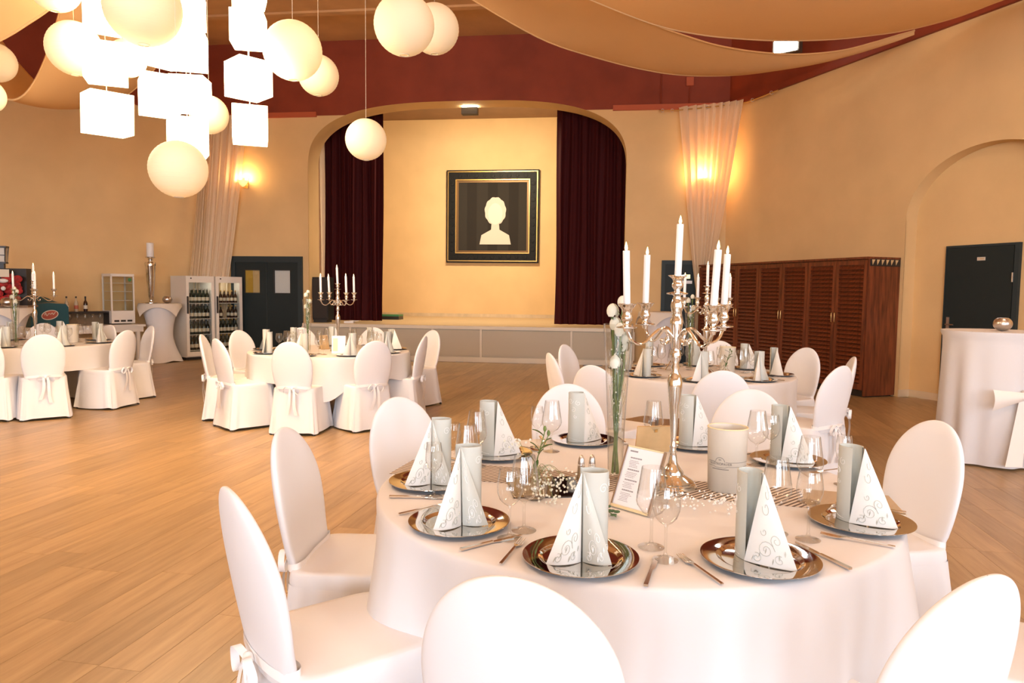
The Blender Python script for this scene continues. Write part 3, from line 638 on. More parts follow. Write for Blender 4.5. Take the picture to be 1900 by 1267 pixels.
LCL = ['lit paper cube lantern, middle of the string nearest the bar wall', 'lit paper cube lantern, lowest of the string nearest the bar wall', 'lit paper cube lantern, topmost of the string nearest the bar wall', 'lit paper cube lantern above the large globe in the middle', 'lit paper cube lantern, lowest of the short middle string', 'lit paper cube lantern, topmost of the long middle string', 'lit paper cube lantern, second from top of the long middle string', 'lit paper cube lantern, third from top of the long middle string', 'lit paper cube lantern just above a globe, lowest of the middle string', 'lit paper cube lantern, second from top of the string nearest the stage', 'lit paper cube lantern, third from top of the string nearest the stage', 'lit paper cube lantern, lowest of the string nearest the stage', 'lit paper cube lantern, topmost of the string nearest the stage']
for (x, y, s, r_, ti), lb in zip(LC, LCL): lantern_cube(x, y, s * .94, .36 if 290 < x < 310 else .30, r_, ti,  .12 if y > 30 else 1.2, lb)
GL = [(265, 14, 66, .5, 'large round paper lantern in front of the cube lanterns'), (138, 90, 47, .45, 'round paper lantern behind the bar-wall cube string'), (236, 108, 33, .35, 'small round paper lantern between two cube strings'), (543, 94, 52, .5, 'large round paper lantern beside the cube string nearest the stage'), (591, 140, 36, .43, 'small round paper lantern tucked behind a larger globe near the frieze'), (750, 46, 54, .5, 'large round paper lantern overlapping a smaller one below the ceiling batten'), (806, 54, 44, .52, 'round paper lantern partly behind a larger globe below the ceiling batten'), (679, 259, 37, .4, 'single round paper lantern hanging in front of the velvet curtain'), (331, 314, 51, .38, 'large round paper lantern, lowest of all, under a cube lantern'), (388, 213, 34, .4, 'round paper lantern behind the middle cube string by the curtain'), (-8, 116, 34, .4, 'round paper lantern in front of the curled canvas swag'), (-24, 178, 30, .3, 'low round paper lantern below the curled canvas swag'), (101, -26, 44, .4, 'round paper lantern high below the canvas swag')]
for x, y, r_, dm, lb in GL:
    Y = F * dm / 2 / r_; p = atY(x, y, Y)
    t = thing('globe_lantern', lb, 'lantern', p, random.random() * 6, 'round paper globe lanterns')
    prof = []; n = 44
    for k in range(n + 1):
        a = PI * (.05 + .9 * k / n); rr = dm / 2 * (1 + (.006 if k % 2 else -.002)); prof.append((rr * math.sin(a), -rr * math.cos(a)))
    MB().lathe(prof, 36).build('paper_shade', mt['paper'], t, True, 180)
    b = dm / 2 * math.cos(PI * .05); rr = dm / 2 * math.sin(PI * .05)
    MB().tube([(rr * math.cos(a), rr * math.sin(a), -b) for a in [2 * PI * k / 16 for k in range(17)]], .004, 5).build('ring', mt['cord'], t)
    MB().tube([(0, 0, b - .02), (.004, 0, max(b + .3, TOPZ - .15 - p.z))], .0016, 5).build('cord', mt['cord'], t)

for (x, y, z), lb in (((2.9, 1.6, 4.5), 'added fill-light paper globe, out of view above the printed-cooler table'), ((-.6, .2, 4.4), 'added fill-light paper globe, out of view above the window side of the hall'), ((-3.4, 2.6, 4.6), 'added fill-light paper globe, out of view above the empty dance floor'), ((4.6, 5.4, 4.9), 'added fill-light paper globe, out of view above the skirted cocktail table')):  # globes added out of view to give warm fill light from overhead
    t = thing('globe_lantern', lb, 'lantern', (x, y, z), 0, 'round paper globe lanterns'); n = 14
    MB().lathe([(.28 * math.sin(PI * (.05 + .9 * k / n)), -.28 * math.cos(PI * (.05 + .9 * k / n))) for k in range(n + 1)], 20).build('paper_shade', mt['fillpaper'], t, True, 180)
    MB().tube([(0, 0, .26), (0, 0, TOPZ - .1 - z)], .002, 5).build('cord', mt['cord'], t)

# ------------------------------------------------------------------ chairs
def sgp(c, p): return math.copysign(abs(c) ** p, c)
def make_chair(near):
    t = thing('banquet_chair', 'chair', 'chair'); n = 48 if near else 32
    lean = math.tan(math.radians(10))
    def wz(z):
        return .212 * math.sqrt(max(0, 1 - ((z - .70) / .252) ** 2)) if z > .70 else .212 - .045 * ((.70 - z) / .26) ** 2
    rows = 34
    def fb(u, v):
        z = .44 + (.95199 - .44) * (1 - (1 - v) ** 2.4); wd = max(wz(z), .0002); a = 2 * PI * u
        th = .027 * min(1, (wd / .212)) ** .8
        x = wd * sgp(math.cos(a), .55); y = th * sgp(math.sin(a), .75)
        y += -.222 - (z - .44) * lean + .05 * (x / .212) ** 2 * .6
        if v < .1: y += .01 * (1 - v / .1) * (1 if y > -.222 else 0)
        return (x, y, z)
    MB().grid(n, rows, fb, True).build('backrest_cover', mt['chair'], t, True, 60)
    def plan(u, k, ex=.32):
        a = 2 * PI * u; x = k * .225 * sgp(math.cos(a), ex); y = k * .235 * sgp(math.sin(a), ex) + .005; return x, y
    def fs(u, v):
        if v < .5: k = v / .5 * .96; z = .475 - .0 * v
        else: q = (v - .5) / .5; k = .96 + .045 * math.sin(q * PI / 2); z = .475 - .055 * (1 - math.cos(q * PI / 2)) 
        x, y = plan(u, max(k, .0004), .45 if v < .2 else .34); z += .006 * (1 - (x / .23) ** 2) * (1 - (y / .24) ** 2) if v < .5 else 0
        return (x, y, z)
    MB().grid(n, 12, fs, True).build('seat_cover', mt['chair'], t, True, 60)
    np_ = 120 if near else 84; ph = random.random() * 6
    def fk(u, v):
        x, y = plan(u, 1.0 + .17 * v ** 1.2, .30); a = 2 * PI * u
        pl = (.015 * math.sin(14 * a + ph) + .008 * math.sin(23 * a + 2 * ph)) * v ** .7
        if y < -.1: pl *= .35
        r = math.hypot(x, y); f = 1 + pl / r
        z = .428 - (.428 - .022) * v + (.008 * math.sin(5 * a + ph) * v)
        if y < -.15: y -= .012 * v
        return (x * f, y * f, z)
    MB().grid(np_, 9, fk, True).build('skirt', mt['chair'], t, True, 80)
    for sx, sy in ((1, 1), (-1, 1), (1, -1), (-1, -1)):
        MB().tube([(sx * .19, sy * .2 - .01, .1), (sx * .225, sy * .245 - .012, 0)], .013, 8).build('leg', mt['dark'], t)
    yb = -.222 - .03
    def fbd(u, v):
        a = 2 * PI * u; x = .184 * sgp(math.cos(a), .55); return (x, -.222 + .036 * sgp(math.sin(a), .75) + .03 * (x / .212) ** 2, .468 + .028 * v + .004 * math.sin(3 * a))
    MB().grid(n, 3, fbd, True).build('sash_band', mt['satin'], t, True, 80)
    bw = thing_part('bow', t)
    MB().ball((.01, yb - .018, .478), .02, 8, 6, (1.1, .8, .9)).build('knot', mt['satin'], bw)
    for sx in (-1, 1):
        P = spline([(.01, yb - .02, .48), (.01 + sx * .05, yb - .035, .5), (.01 + sx * .085, yb - .03, .46), (.01 + sx * .06, yb - .03, .42), (.01, yb - .022, .472)], 4)
        g = MB(); pts = [Vector(p) for p in P]; v = []; f = []
        for p in pts: v += [p + Vector((0, -.012, .0)), p + Vector((0, .012, .0))]
        for i in range(len(pts) - 1): f.append((2 * i, 2 * i + 1, 2 * i + 3, 2 * i + 2))
        g.add(v, f); g.build('loop', mt['satin'], bw, True, 80)
        ln_ = .24 + .05 * random.random()
        def ft(u, v, sx=sx, ln_=ln_): return (.01 + sx * (.012 + .035 * v) + (u - .5) * (.022 + .014 * v) + .008 * math.sin(v * 5 + sx), yb - .024 - .014 * math.sin(v * 4) - .018 * v, .475 - ln_ * v)
        MB().grid(4, 8, ft).build('tail', mt['satin'], bw, True, 80)
    return t
def thing_part(name, parent):
    o = bpy.data.objects.new(name, None); o.empty_display_size = .05; col.objects.link(o); o.parent = parent; return o
CHN = Proto(make_chair(True)); CHF = [Proto(make_chair(False)) for _ in range(2)]
def put_chair(proto, q, center, label, group, turn=0):
    d = Vector((center[0] - q[0], center[1] - q[1])).normalized(); a = math.atan2(d.y, d.x) + math.radians(turn)
    o = Vector((q[0], q[1])) + Vector((math.cos(a), math.sin(a))) * .30
    return proto.put((o.x, o.y, 0), a - PI / 2, label, group)
TZ = .76
T1, T2, T3, T4 = (.43, 2.61), (-2.12, 8.35), (-6.0, 9.0), (1.69, 6.45)
TD = {1: 'printed-cooler table', 2: 'table near the drinks fridges', 3: 'table near the teal ice box', 4: 'table near the louvred wardrobe'}
PL = {'A': 'second place clockwise from menu card', 'B': 'third place clockwise from menu card', 'C': 'fourth place clockwise from menu card', 'D': 'fifth place clockwise from menu card', 'E': 'fourth place counterclockwise from menu card', 'F': 'third place counterclockwise from menu card', 'K': 'second place counterclockwise from menu card', 'G': 'first place counterclockwise from menu card', 'H': 'first place clockwise from menu card'}
C1 = dict(A=(-.737, 1.87, 4), B=(-.86, 2.69, 0), C=(-.56, 3.5, 0), D=(.323, 4.08, 0), E=(1.33, 3.93, 0), F=(1.80, 3.0, -6), G=(.90, 1.335, 6), H=(.005, 1.305, 0), K=(1.78, 1.78, 0))
for k, (x, y, tn) in C1.items(): put_chair(CHN, (x, y), T1, 'white-covered oval-back chair at ' + PL[k] + ', ' + TD[1], 'chairs around the printed-cooler table', tn)
ORD = ['first', 'second', 'third', 'fourth', 'fifth', 'sixth', 'seventh', 'eighth', 'ninth', 'tenth']
SIDE = {2: ('the stage', (-1, 15)), 3: ('the bar table', (-8.5, 12.6)), 4: ('the wardrobe', (4.6, 11.5))}
def ordinals(pts, center, tn):
    b = math.atan2(SIDE[tn][1][1] - center[1], SIDE[tn][1][0] - center[0])
    an = [((b + .15 - math.atan2(p[1] - center[1], p[0] - center[0])) % (2 * PI), i) for i, p in enumerate(pts)]
    out = [0] * len(pts)
    for k, (a, i) in enumerate(sorted(an)): out[i] = ORD[k] + ' clockwise from ' + SIDE[tn][0]
    return out
def far_chairs(px, center, tn, ztop=.94):
    qs = [at(it[0], it[1], ztop) for it in px]; od = ordinals(qs, center, tn)
    for i, it in enumerate(px):
        q = at(it[0], it[1], ztop); put_chair(CHF[i % 2], q, center, 'white-covered chair, ' + od[i] + ', ' + TD[tn], 'chairs around the ' + TD[tn], it[2] if len(it) > 2 else 0)
far_chairs([(375, 622), (402, 630), (443, 614), (537, 636), (697, 634), (788, 625), (803, 614), (559, 609), (694, 609)], T2, 2)
far_chairs([(80, 622), (235, 614), (280, 606, 12), (203, 604), (80, 601), (-40, 623)], T3, 3)
far_chairs([(1021, 657), (1048, 641), (1100, 680), (1342, 690), (1497, 647), (1562, 681), (1583, 664), (1335, 634)], T4, 4)

# ------------------------------------------------------------------ tables and cloths
def table(c, R, tn, drop, corner, th0, seed, foldamp=.035):
    t = thing('banquet_table', 'round folding banquet table under a white cloth, ' + TD[tn], 'table', (c[0], c[1], 0))
    s_cap[:] = [True, True]
    MB().lathe([(R - .03, TZ - .035), (R - .015, TZ - .03), (R - .012, TZ - .008), (R - .03, TZ - .004)], 64).build('tabletop', mt['ply'], t)
    s_cap[:] = [False, False]
    for k in range(4):
        a = k * PI / 2 + .5; MB().tube([(.5 * math.cos(a), .5 * math.sin(a), TZ - .04), (.58 * math.cos(a), .58 * math.sin(a), .0)], .017, 10).build('leg', mt['steel'], t)
    rnd = random.Random(seed); W_ = [(rnd.choice([7, 9, 11, 13]), rnd.random() * 6, rnd.uniform(.5, 1)) for _ in range(4)]
    cl = thing('tablecloth', 'white round cloth draped over the ' + TD[tn], 'tablecloth', (c[0], c[1], 0))
    def fn(u, v):
        a = 2 * PI * u
        if v < .3: r = R * v / .3; r = max(r, .01); z = TZ
        elif v < .42:
            q = (v - .3) / .12 * PI / 2; r = R + .016 * math.sin(q); z = TZ - .016 * (1 - math.cos(q))
        else:
            q = (v - .42) / .58; wv = sum(k * math.sin(n * a + p) for n, p, k in W_) / 2
            cn = max(0, math.cos(4 * (a - th0))) ** 2 if corner else 0
            dz = drop + corner * cn + .02 * wv
            r = R + .016 + foldamp * q ** .8 * (.35 + wv) - .01 * q + (.05 * cn * q if corner else 0); z = TZ - .016 - dz * q
        return (r * math.cos(a), r * math.sin(a), z)
    MB().grid(176, 26, fn, True).build('cloth', mt['cloth'], cl, True, 70)
table(T1, .895, 1, .40, .07, .62, 11, .07); table(T2, .905, 2, .27, .17, -1.38 + PI / 4 * 0, 5, .03); table(T3, .91, 3, .27, .10, .2, 9, .03); table(T4, .82, 4, .27, .06, .5, 3, .03)

# ------------------------------------------------------------------ tableware
def lath(name, prof, n, m, parent, **k): return MB().lathe(prof, n, **k).build(name, m, parent, True, 60)
CHARG = [(0.0, .006), (.098, .006), (.104, .007), (.110, .0115), (.114, .0125), (.152, .0165), (.1555, .0165), (.1555, .0145), (.112, .003), (.10, .0), (0, 0)]
def plate_t():
    t = thing('charger_plate', 'plate', 'plate'); lath('rim', CHARG[4:9], 64, mt['charger'], t); lath('well', CHARG[:5], 64, mt['charger'], t); lath('underside', CHARG[8:], 64, mt['charger'], t); return t
def plate_f():
    t = MB().lathe(CHARG, 40).build('charger_plate', mt['charger']); return tag(t, 'plate', 'plate')
NH = .235
def spiral(P, c, r, turns, start, sgn, g, rad=.0007):
    pts = []
    for k in range(22):
        q = k / 21; a = start + sgn * turns * 2 * PI * q; rr = r * (1 - .85 * q); pts.append(P(c[0] + rr * math.cos(a), c[1] + rr * math.sin(a)))
    g.tube(pts, rad, 3)
def tri_surf(A, B, C, bulge=0):
    A, B, C = Vector(A), Vector(B), Vector(C); n = (B - A).cross(C - A).normalized()
    def P(u, v, lift=0):      # u along base B->C, v height to apex A
        w_ = 1 - v; p = A * v + (B * (1 - u) + C * u) * w_; return p + n * (bulge * 4 * u * (1 - u) * w_ * (1 if w_ else 0) + lift)
    return P
def napkin(near):
    t = thing('folded_napkin', 'napkin', 'napkin')
    pl = [(.002, .0), (.018, -.014), (.045, -.016), (.068, -.004), (.074, .02), (.06, .042), (.03, .05), (.0, .044)]
    P2 = spline([(x, y, 0) for x, y in pl], 3)
    g = MB(); n = len(P2); g.add([(p.x, p.y, 0) for p in P2] + [(p.x, p.y, NH) for p in P2], [(i, i + 1, n + i + 1, n + i) for i in range(n - 1)])
    g.add([(p.x * .93 + .003, p.y * .9 + .0015, .01) for p in P2] + [(p.x * .93 + .003, p.y * .9 + .0015, NH) for p in P2], [(i + 1, i, n + i, n + i + 1) for i in range(n - 1)])
    g.add([(p.x, p.y, NH) for p in P2] + [(p.x * .93 + .003, p.y * .9 + .0015, NH) for p in P2], [(i, i + 1, n + i + 1, n + i) for i in range(n - 1)])
    g.build('rolled_tube', mt['napg'], t, True, 50)
    ap = (.0, -.004, NH); LWs = tri_surf(ap, (-.096, -.052, 0), (-.002, -.03, .0), .016); BWs = tri_surf(ap, (-.0, .046, 0), (-.096, -.052, 0), .012); RWs = tri_surf((.004, -.006, NH), (.003, -.028, 0), (.078, -.05, .0), .014)
    for nm, S, m in (('front_wing', LWs, mt['napw']), ('rear_wing', BWs, mt['napw']), ('side_wing', RWs, mt['napg'])):
        o = MB().grid(9, 12, lambda u, v, S=S: S(u, min(v, .985))).build(nm, m, t, True, 60)
        if near:
            g = MB(); ink = mt['prg'] if nm != 'side_wing' else mt['prw']
            f = lambda u, v, S=S: S(u, v, .0012)
            for c, r, tn_, st, sg in (((.45, .17), .13, 1.6, 0, 1), ((.25, .07), .07, 1.3, 2, -1), ((.72, .28), .09, 1.4, 4, -1), ((.72, .08), .07, 1.2, 1, 1), ((.4, .36), .06, 1.1, 3, 1), ((.5, .62), .12, 1.0, 3, 1), ((.6, .78), .13, .8, 1, -1)):
                pts = []
                for k in range(20):
                    q = k / 19; a = st + sg * tn_ * 2 * PI * q; rr = r * (1 - .8 * q); pts.append(f(min(.97, max(.03, c[0] + rr * 1.6 * math.cos(a))), max(.01, c[1] + rr * math.sin(a) * .8)))
                g.tube(pts, .0008, 3)
            for k in range(6):
                u0 = .15 + .14 * k; pts = [f(u0 + .03 * q, .03 + .05 * (k % 3) + .06 * q) for q in (0, .5, 1)]; g.tube(pts, [.0006, .0022, .0006], 4, .3)
            g.build('printed_scroll', ink, o)['kind'] = 'stuff'
    if near:
        g = MB()
        def ft(u, v): 
            k = min(n - 1, max(0, u * (n - 1))); i = int(k); i2 = min(i + 1, n - 1); p = P2[i].lerp(P2[i2], k - i); return Vector((p.x + (p.x - .036) * .02, p.y + (p.y - .016) * .02, v * NH))
        for c, r, tn_, st, sg in (((.35, .82), .07, 1.4, 0, 1), ((.5, .86), .06, 1.2, 2, -1), ((.3, .14), .07, 1.4, 1, 1), ((.45, .12), .06, 1.3, 3, -1), ((.68, .84), .07, 1.3, 0, -1), ((.85, .8), .06, 1.2, 2, 1), ((.75, .66), .06, 1.2, 2, -1), ((.8, .52), .04, 1, 2, 1)):
            g.tube([ft(c[0] + r * (1 - .8 * q / 17) * math.cos(st + sg * tn_ * 2 * PI * q / 17), c[1] + .9 * r * (1 - .8 * q / 17) * math.sin(st + sg * tn_ * 2 * PI * q / 17)) for q in range(18)], .0008, 3)
        g.tube([ft(.1 + .8 * q / 11, .06 + .02 * math.sin(q)) for q in range(12)], .0006, 3)
        g.build('printed_scroll', mt['prw'], t)['kind'] = 'stuff'
    return t
WINE = [(.0, .0015), (.035, .0015), (.0355, .003), (.02, .0055), (.007, .011), (.0042, .022), (.0036, .06), (.0038, .09), (.0065, .099), (.018, .106), (.029, .118), (.036, .138), (.0372, .155), (.035, .178), (.0305, .205), (.0300, .206), (.0342, .178)]
WATER = [(.0, .0015), (.037, .0015), (.0375, .003), (.02, .0055), (.007, .011), (.0045, .022), (.004, .07), (.0045, .085), (.01, .092), (.028, .103), (.041, .122), (.0445, .135), (.042, .155), (.036, .195), (.031, .23), (.0305, .231), (.0412, .155)]
FLUTE = [(.0, .0015), (.031, .0015), (.0315, .003), (.018, .0055), (.006, .011), (.004, .022), (.0035, .06), (.004, .085), (.012, .094), (.024, .108), (.0295, .13), (.0285, .16), (.025, .19), (.0245, .191), (.0275, .16)]
def glass_t(prof, nm):
    t = thing(nm, 'glass', 'glass'); lath('foot', prof[:6], 32, mt['glass'], t); lath('stem', prof[5:9], 12, mt['glass'], t); lath('bowl', prof[8:], 64, mt['glass'], t, flute=.012, nf=18, fz=(.1, .19)); return t
def glass_f(prof, nm): return tag(MB().lathe(prof, 20).build(nm, mt['glass']), 'glass', 'glass')
def fork_t():
    t = thing('fork', 'fork', 'cutlery'); g = MB(); z = .003
    g.add([(-.0045, -.095, z), (.0045, -.095, z), (.003, .03, z + .004), (-.003, .03, z + .004), (-.0045, -.095, z + .0025), (.0045, -.095, z + .0025), (.003, .03, z + .0065), (-.003, .03, z + .0065)], [(0, 3, 2, 1), (4, 5, 6, 7), (0, 1, 5, 4), (1, 2, 6, 5), (2, 3, 7, 6), (3, 0, 4, 7)]); g.build('handle', mt['cutlery'], t, False)
    g = MB(); g.add([(-.003, .03, .008), (.003, .03, .008), (.0115, .055, .004), (-.0115, .055, .004), (-.003, .03, .0095), (.003, .03, .0095), (.0115, .055, .0055), (-.0115, .055, .0055)], [(0, 3, 2, 1), (4, 5, 6, 7), (0, 1, 5, 4), (1, 2, 6, 5), (2, 3, 7, 6), (3, 0, 4, 7)])
    for i in range(4): x = -.0095 + i * .0063; g.tube([(x, .055, .0048), (x, .08, .006), (x * .95, .103, .009)], [.0021, .002, .001], 5)
    g.build('tines', mt['cutlery'], t, False); return t
def knife_t():
    t = thing('knife', 'knife', 'cutlery'); MB().add([(-.0055, -.11, .002), (.0055, -.11, .002), (.004, .0, .002), (-.004, .0, .002), (-.0055, -.11, .008), (.0055, -.11, .008), (.004, 0, .007), (-.004, 0, .007)], [(0, 3, 2, 1), (4, 5, 6, 7), (0, 1, 5, 4), (1, 2, 6, 5), (2, 3, 7, 6), (3, 0, 4, 7)]).build('handle', mt['cutlery'], t, False)
    pts = [(-.004, 0), (.004, 0), (.0085, .02), (.0095, .07), (.004, .105), (-.002, .098), (-.006, .02)]; n = len(pts)
    MB().add([(x, y, .002) for x, y in pts] + [(x, y, .0042) for x, y in pts], [tuple(reversed(range(n))), tuple(range(n, 2 * n))] + [(i, (i + 1) % n, n + (i + 1) % n, n + i) for i in range(n)]).build('blade', mt['cutlery'], t, False); return t
PN, NN = Proto(plate_t()), Proto(napkin(True)); PF, NF = Proto(plate_f()), Proto(napkin(False))
GW, GA, GF_ = Proto(glass_t(WINE, 'wine_glass')), Proto(glass_t(WATER, 'water_goblet')), Proto(glass_t(FLUTE, 'small_wine_glass'))
FW, FA = Proto(glass_f(WINE, 'wine_glass')), Proto(glass_f(WATER, 'water_goblet'))
FK, KN = Proto(fork_t()), Proto(knife_t())
Z0 = TZ + .0015
# (key, plate px, napkin turn) at the main table
S1 = [('A', 852, 966, 20), ('B', 800, 891, 5), ('H', 1077, 1031, 0), ('G', 1410, 1034, 100), ('K', 1597, 964, 108), ('D', 1082, 815, 180), ('E', 1290, 823, 150), ('C', 922, 840, 165), ('F', 1462, 852, 120)]
for k, x, y, tn in S1:
    p = at(x, y, Z0 + .012); a = math.atan2(T1[1] - p.y, T1[0] - p.x)
    PN.put((p.x, p.y, Z0), 0, 'polished silver charger plate at ' + PL[k] + ', ' + TD[1], 'charger plates on the printed-cooler table')
    NN.put((p.x, p.y, Z0 + .0066), math.radians(tn), 'pearl grey and white folded napkin at ' + PL[k] + ', ' + TD[1], 'napkins on the printed-cooler table')
    d = Vector((math.cos(a), math.sin(a))); s = Vector((d.y, -d.x))
    for pr, sg, nm in ((FK, -1, 'fork'), (KN, 1, 'knife')):
        q = Vector((p.x, p.y)) + s * (.19 * sg) - d * .01; pr.put((q.x, q.y, Z0), a - PI / 2, 'steel dinner %s at ' % nm + PL[k] + ', ' + TD[1], 'cutlery on the printed-cooler table')
G1 = [(GW, 945, 1000, 'wine glass', 'A'), (GA, 972, 985, 'tapered water goblet', 'A'), (GF_, 805, 922, 'wine glass', 'B'), (GA, 866, 902, 'tapered water goblet', 'B'), (GF_, 841, 872, 'wine glass', 'C'), (GA, 884, 866, 'tapered water goblet', 'C'), (GW, 1234, 1040, 'wine glass', 'H'), (GA, 1208, 1016, 'tapered water goblet', 'H'), (GA, 1438, 990, 'tapered water goblet', 'G'), (GW, 1499, 1002, 'wine glass', 'G'), (GA, 1500, 932, 'tapered water goblet', 'K'), (GF_, 1563, 900, 'wine glass', 'F'), (GA, 1403, 863, 'tapered water goblet', 'E'), (GW, 1428, 858, 'wine glass', 'E'), (GA, 1211, 838, 'tapered water goblet', 'D'), (GA, 1023, 838, 'tapered water goblet, second one,', 'D'), (GF_, 996, 830, 'wine glass', 'D'), (GF_, 1420, 890, 'small spare wine glass', 'F')]
for pr, x, y, nm, k in G1[:-1]:
    p = at(x, y, Z0); pr.put((p.x, p.y, Z0), random.random() * 6, 'clear ' + nm + ' at ' + PL[k] + ', ' + TD[1], 'glasses on the printed-cooler table')
def far_setting(c, R, tn, n, a0, cut=False):
    L = TD[tn]; od = ordinals([(c[0] + math.cos(a0 + 2 * PI * i / n), c[1] + math.sin(a0 + 2 * PI * i / n)) for i in range(n)], c, tn)
    for i in range(n):
        a = a0 + 2 * PI * i / n; d = Vector((math.cos(a), math.sin(a))); p = Vector(c) + d * (R - .16); s = Vector((-d.y, d.x))
        PF.put((p.x, p.y, Z0), 0, 'charger plate, ' + od[i] + ', ' + L, 'charger plates on the ' + L)
        NF.put((p.x, p.y, Z0 + .0066), a + PI / 2 + random.choice([-.3, 0, .4]), 'folded napkin, ' + od[i] + ', ' + L, 'napkins on the ' + L)
        for pr, r_, o, nm in ((FW, R - .36, .17, 'wine glass'), (FA, R - .42, .08, 'tapered water goblet')):
            q = Vector(c) + d * r_ + s * o; pr.put((q.x, q.y, Z0), 0, nm + ', ' + od[i] + ', ' + L, nm + 's on the ' + L)
        if cut:
            for pr, sg, nm in ((FK, -1, 'fork'), (KN, 1, 'knife')):
                q = p + s * (.19 * sg); pr.put((q.x, q.y, Z0), a + PI / 2, 'dinner ' + nm + ', ' + od[i] + ', ' + L, nm + 's on the ' + L)
far_setting(T2, .905, 2, 9, .35); far_setting(T3, .91, 3, 8, .15); far_setting(T4, .82, 4, 8, .55, True)

# ------------------------------------------------------------------ candelabra and candles
STEM = [(.0, .0), (.088, .0), (.09, .006), (.084, .011), (.085, .015), (.078, .02), (.079, .024), (.066, .033), (.046, .045), (.040, .052), (.041, .056), (.028, .072), (.018, .09), (.0145, .115), (.0115, .125), (.015, .133), (.0105, .14), (.014, .15), (.010, .158), (.0105, .185), (.015, .25), (.021, .31), (.0275, .37), (.0275, .395), (.021, .415), (.011, .432), (.017, .445), (.011, .458), (.020, .478), (.017, .505), (.0135, .512), (.018, .52), (.0165, .56), (.018, .575), (.023, .60), (.0235, .62), (.016, .632), (.018, .645), (.0235, .67), (.019, .69), (.013, .705), (.016, .71), (.0385, .713), (.039, .717), (.012, .722), (.011, .728), (.02, .74), (.0205, .75), (.0155, .758), (.019, .768), (.03, .777), (.034, .779), (.034, .782), (.017, .78), (.0135, .762), (0, .76)]
CUPP = [(.0, .575), (.010, .578), (.012, .588), (.037, .592), (.0375, .596), (.012, .6), (.009, .606), (.019, .62), (.02, .632), (.0145, .642), (.018, .655), (.029, .672), (.033, .675), (.033, .678), (.016, .676), (.0135, .66), (0, .658)]
AR = .21
def candelabra(near):
    t = thing('candelabra', 'candelabra', 'candelabra'); n = 28 if near else 14
    lath('base_and_stem', STEM, n, mt['silver'], t)
    for k in range(4):
        a = math.radians(35 + 90 * k); c, s = math.cos(a), math.sin(a)
        P = spline([(.016, .556), (.04, .577), (.066, .588), (.095, .57), (.13, .541), (.16, .533), (.19, .548), (.206, .575), (AR, .588)] and [(r * c, r * s, z) for r, z in ((.016, .556), (.04, .577), (.066, .588), (.095, .57), (.13, .541), (.16, .533), (.19, .548), (.206, .575), (AR, .588))], 4)
        ar = MB().tube(P, .0075, 8, .7).build('arm', mt['silver'], t)
        P = spline([(r * c, r * s, z) for r, z in ((.066, .588), (.044, .575), (.034, .55), (.045, .532), (.06, .534), (.062, .545))], 4); MB().tube(P, .0055, 6, .8).ball(P[-1], .008, 8, 6).build('scroll', mt['silver'], ar)
        lath('candle_cup', CUPP, n, mt['silver'], t, c=(AR * c, AR * s, 0))
    return t
CB, CBF = Proto(candelabra(True)), Proto(candelabra(False))
def candle_t():
    t = thing('taper_candle', 'candle', 'candle'); s_cap[:] = [True, False]; MB().lathe([(.0125, 0), (.0125, .2), (.012, .203), (.009, .2035), (.004, .2), (0, .2)], 16).build('wax_body', mt['wax'], t); s_cap[:] = [False, False]
    MB().lathe([(0, .2), (.0048, .208), (.0055, .214), (.0035, .224), (.001, .233), (0, .235)], 10).build('flame_tip', mt['flame'], t); return t
CDL = Proto(candle_t())
def light_candelabra(pr, x, y, tn, rot, tilts):
    near1 = {0: 'nearest the printed cooler', 1: 'nearest the tall flower vase', 2: 'nearest the menu card', 3: 'opposite the tall flower vase'}
    if tn != 1:
        od = ordinals([(x + math.cos(math.radians(35 + 90 * k) + rot), y + math.sin(math.radians(35 + 90 * k) + rot)) for k in range(4)], (x, y), tn); near1 = {k: od[k] for k in range(4)}
    c = pr.put((x, y, Z0), rot, 'tall silver five-armed candelabra on the ' + TD[tn], 'silver candelabras')
    for k in range(5):
        if k == 4: q = (x, y, Z0 + .763); lb = 'white candle in the central top cup of the candelabra, '
        else:
            a = math.radians(35 + 90 * k) + rot; q = (x + AR * math.cos(a), y + AR * math.sin(a), Z0 + .661); lb = 'white outer candle, ' + near1[k] + ', '
        o = CDL.put(q, 0, lb + TD[tn], 'candles of the candelabra, ' + TD[tn]); o.rotation_euler = (tilts[k][0], tilts[k][1], 0)
p = at(1247, 903, TZ); light_candelabra(CB, p.x, p.y, 1, -.227, [(0, .035), (0, .01), (0, -.035), (0, .05), (0, .02)])
q = (-2.02, 8.3); light_candelabra(CBF, q[0], q[1], 2, .1, [(0, -.02), (0, -.05), (0, -.01), (0, -.03), (0, -.04)])
q = at(68, 648, TZ); light_candelabra(CBF, -5.93, 8.9, 3, .035, [(0, 0), (0, .01), (0, -.01), (0, 0), (0, 0)])
light_candelabra(CBF, 1.72, 6.35, 4, 1.1, [(0, 0), (0, .01), (0, -.01), (0, 0), (0, 0)])

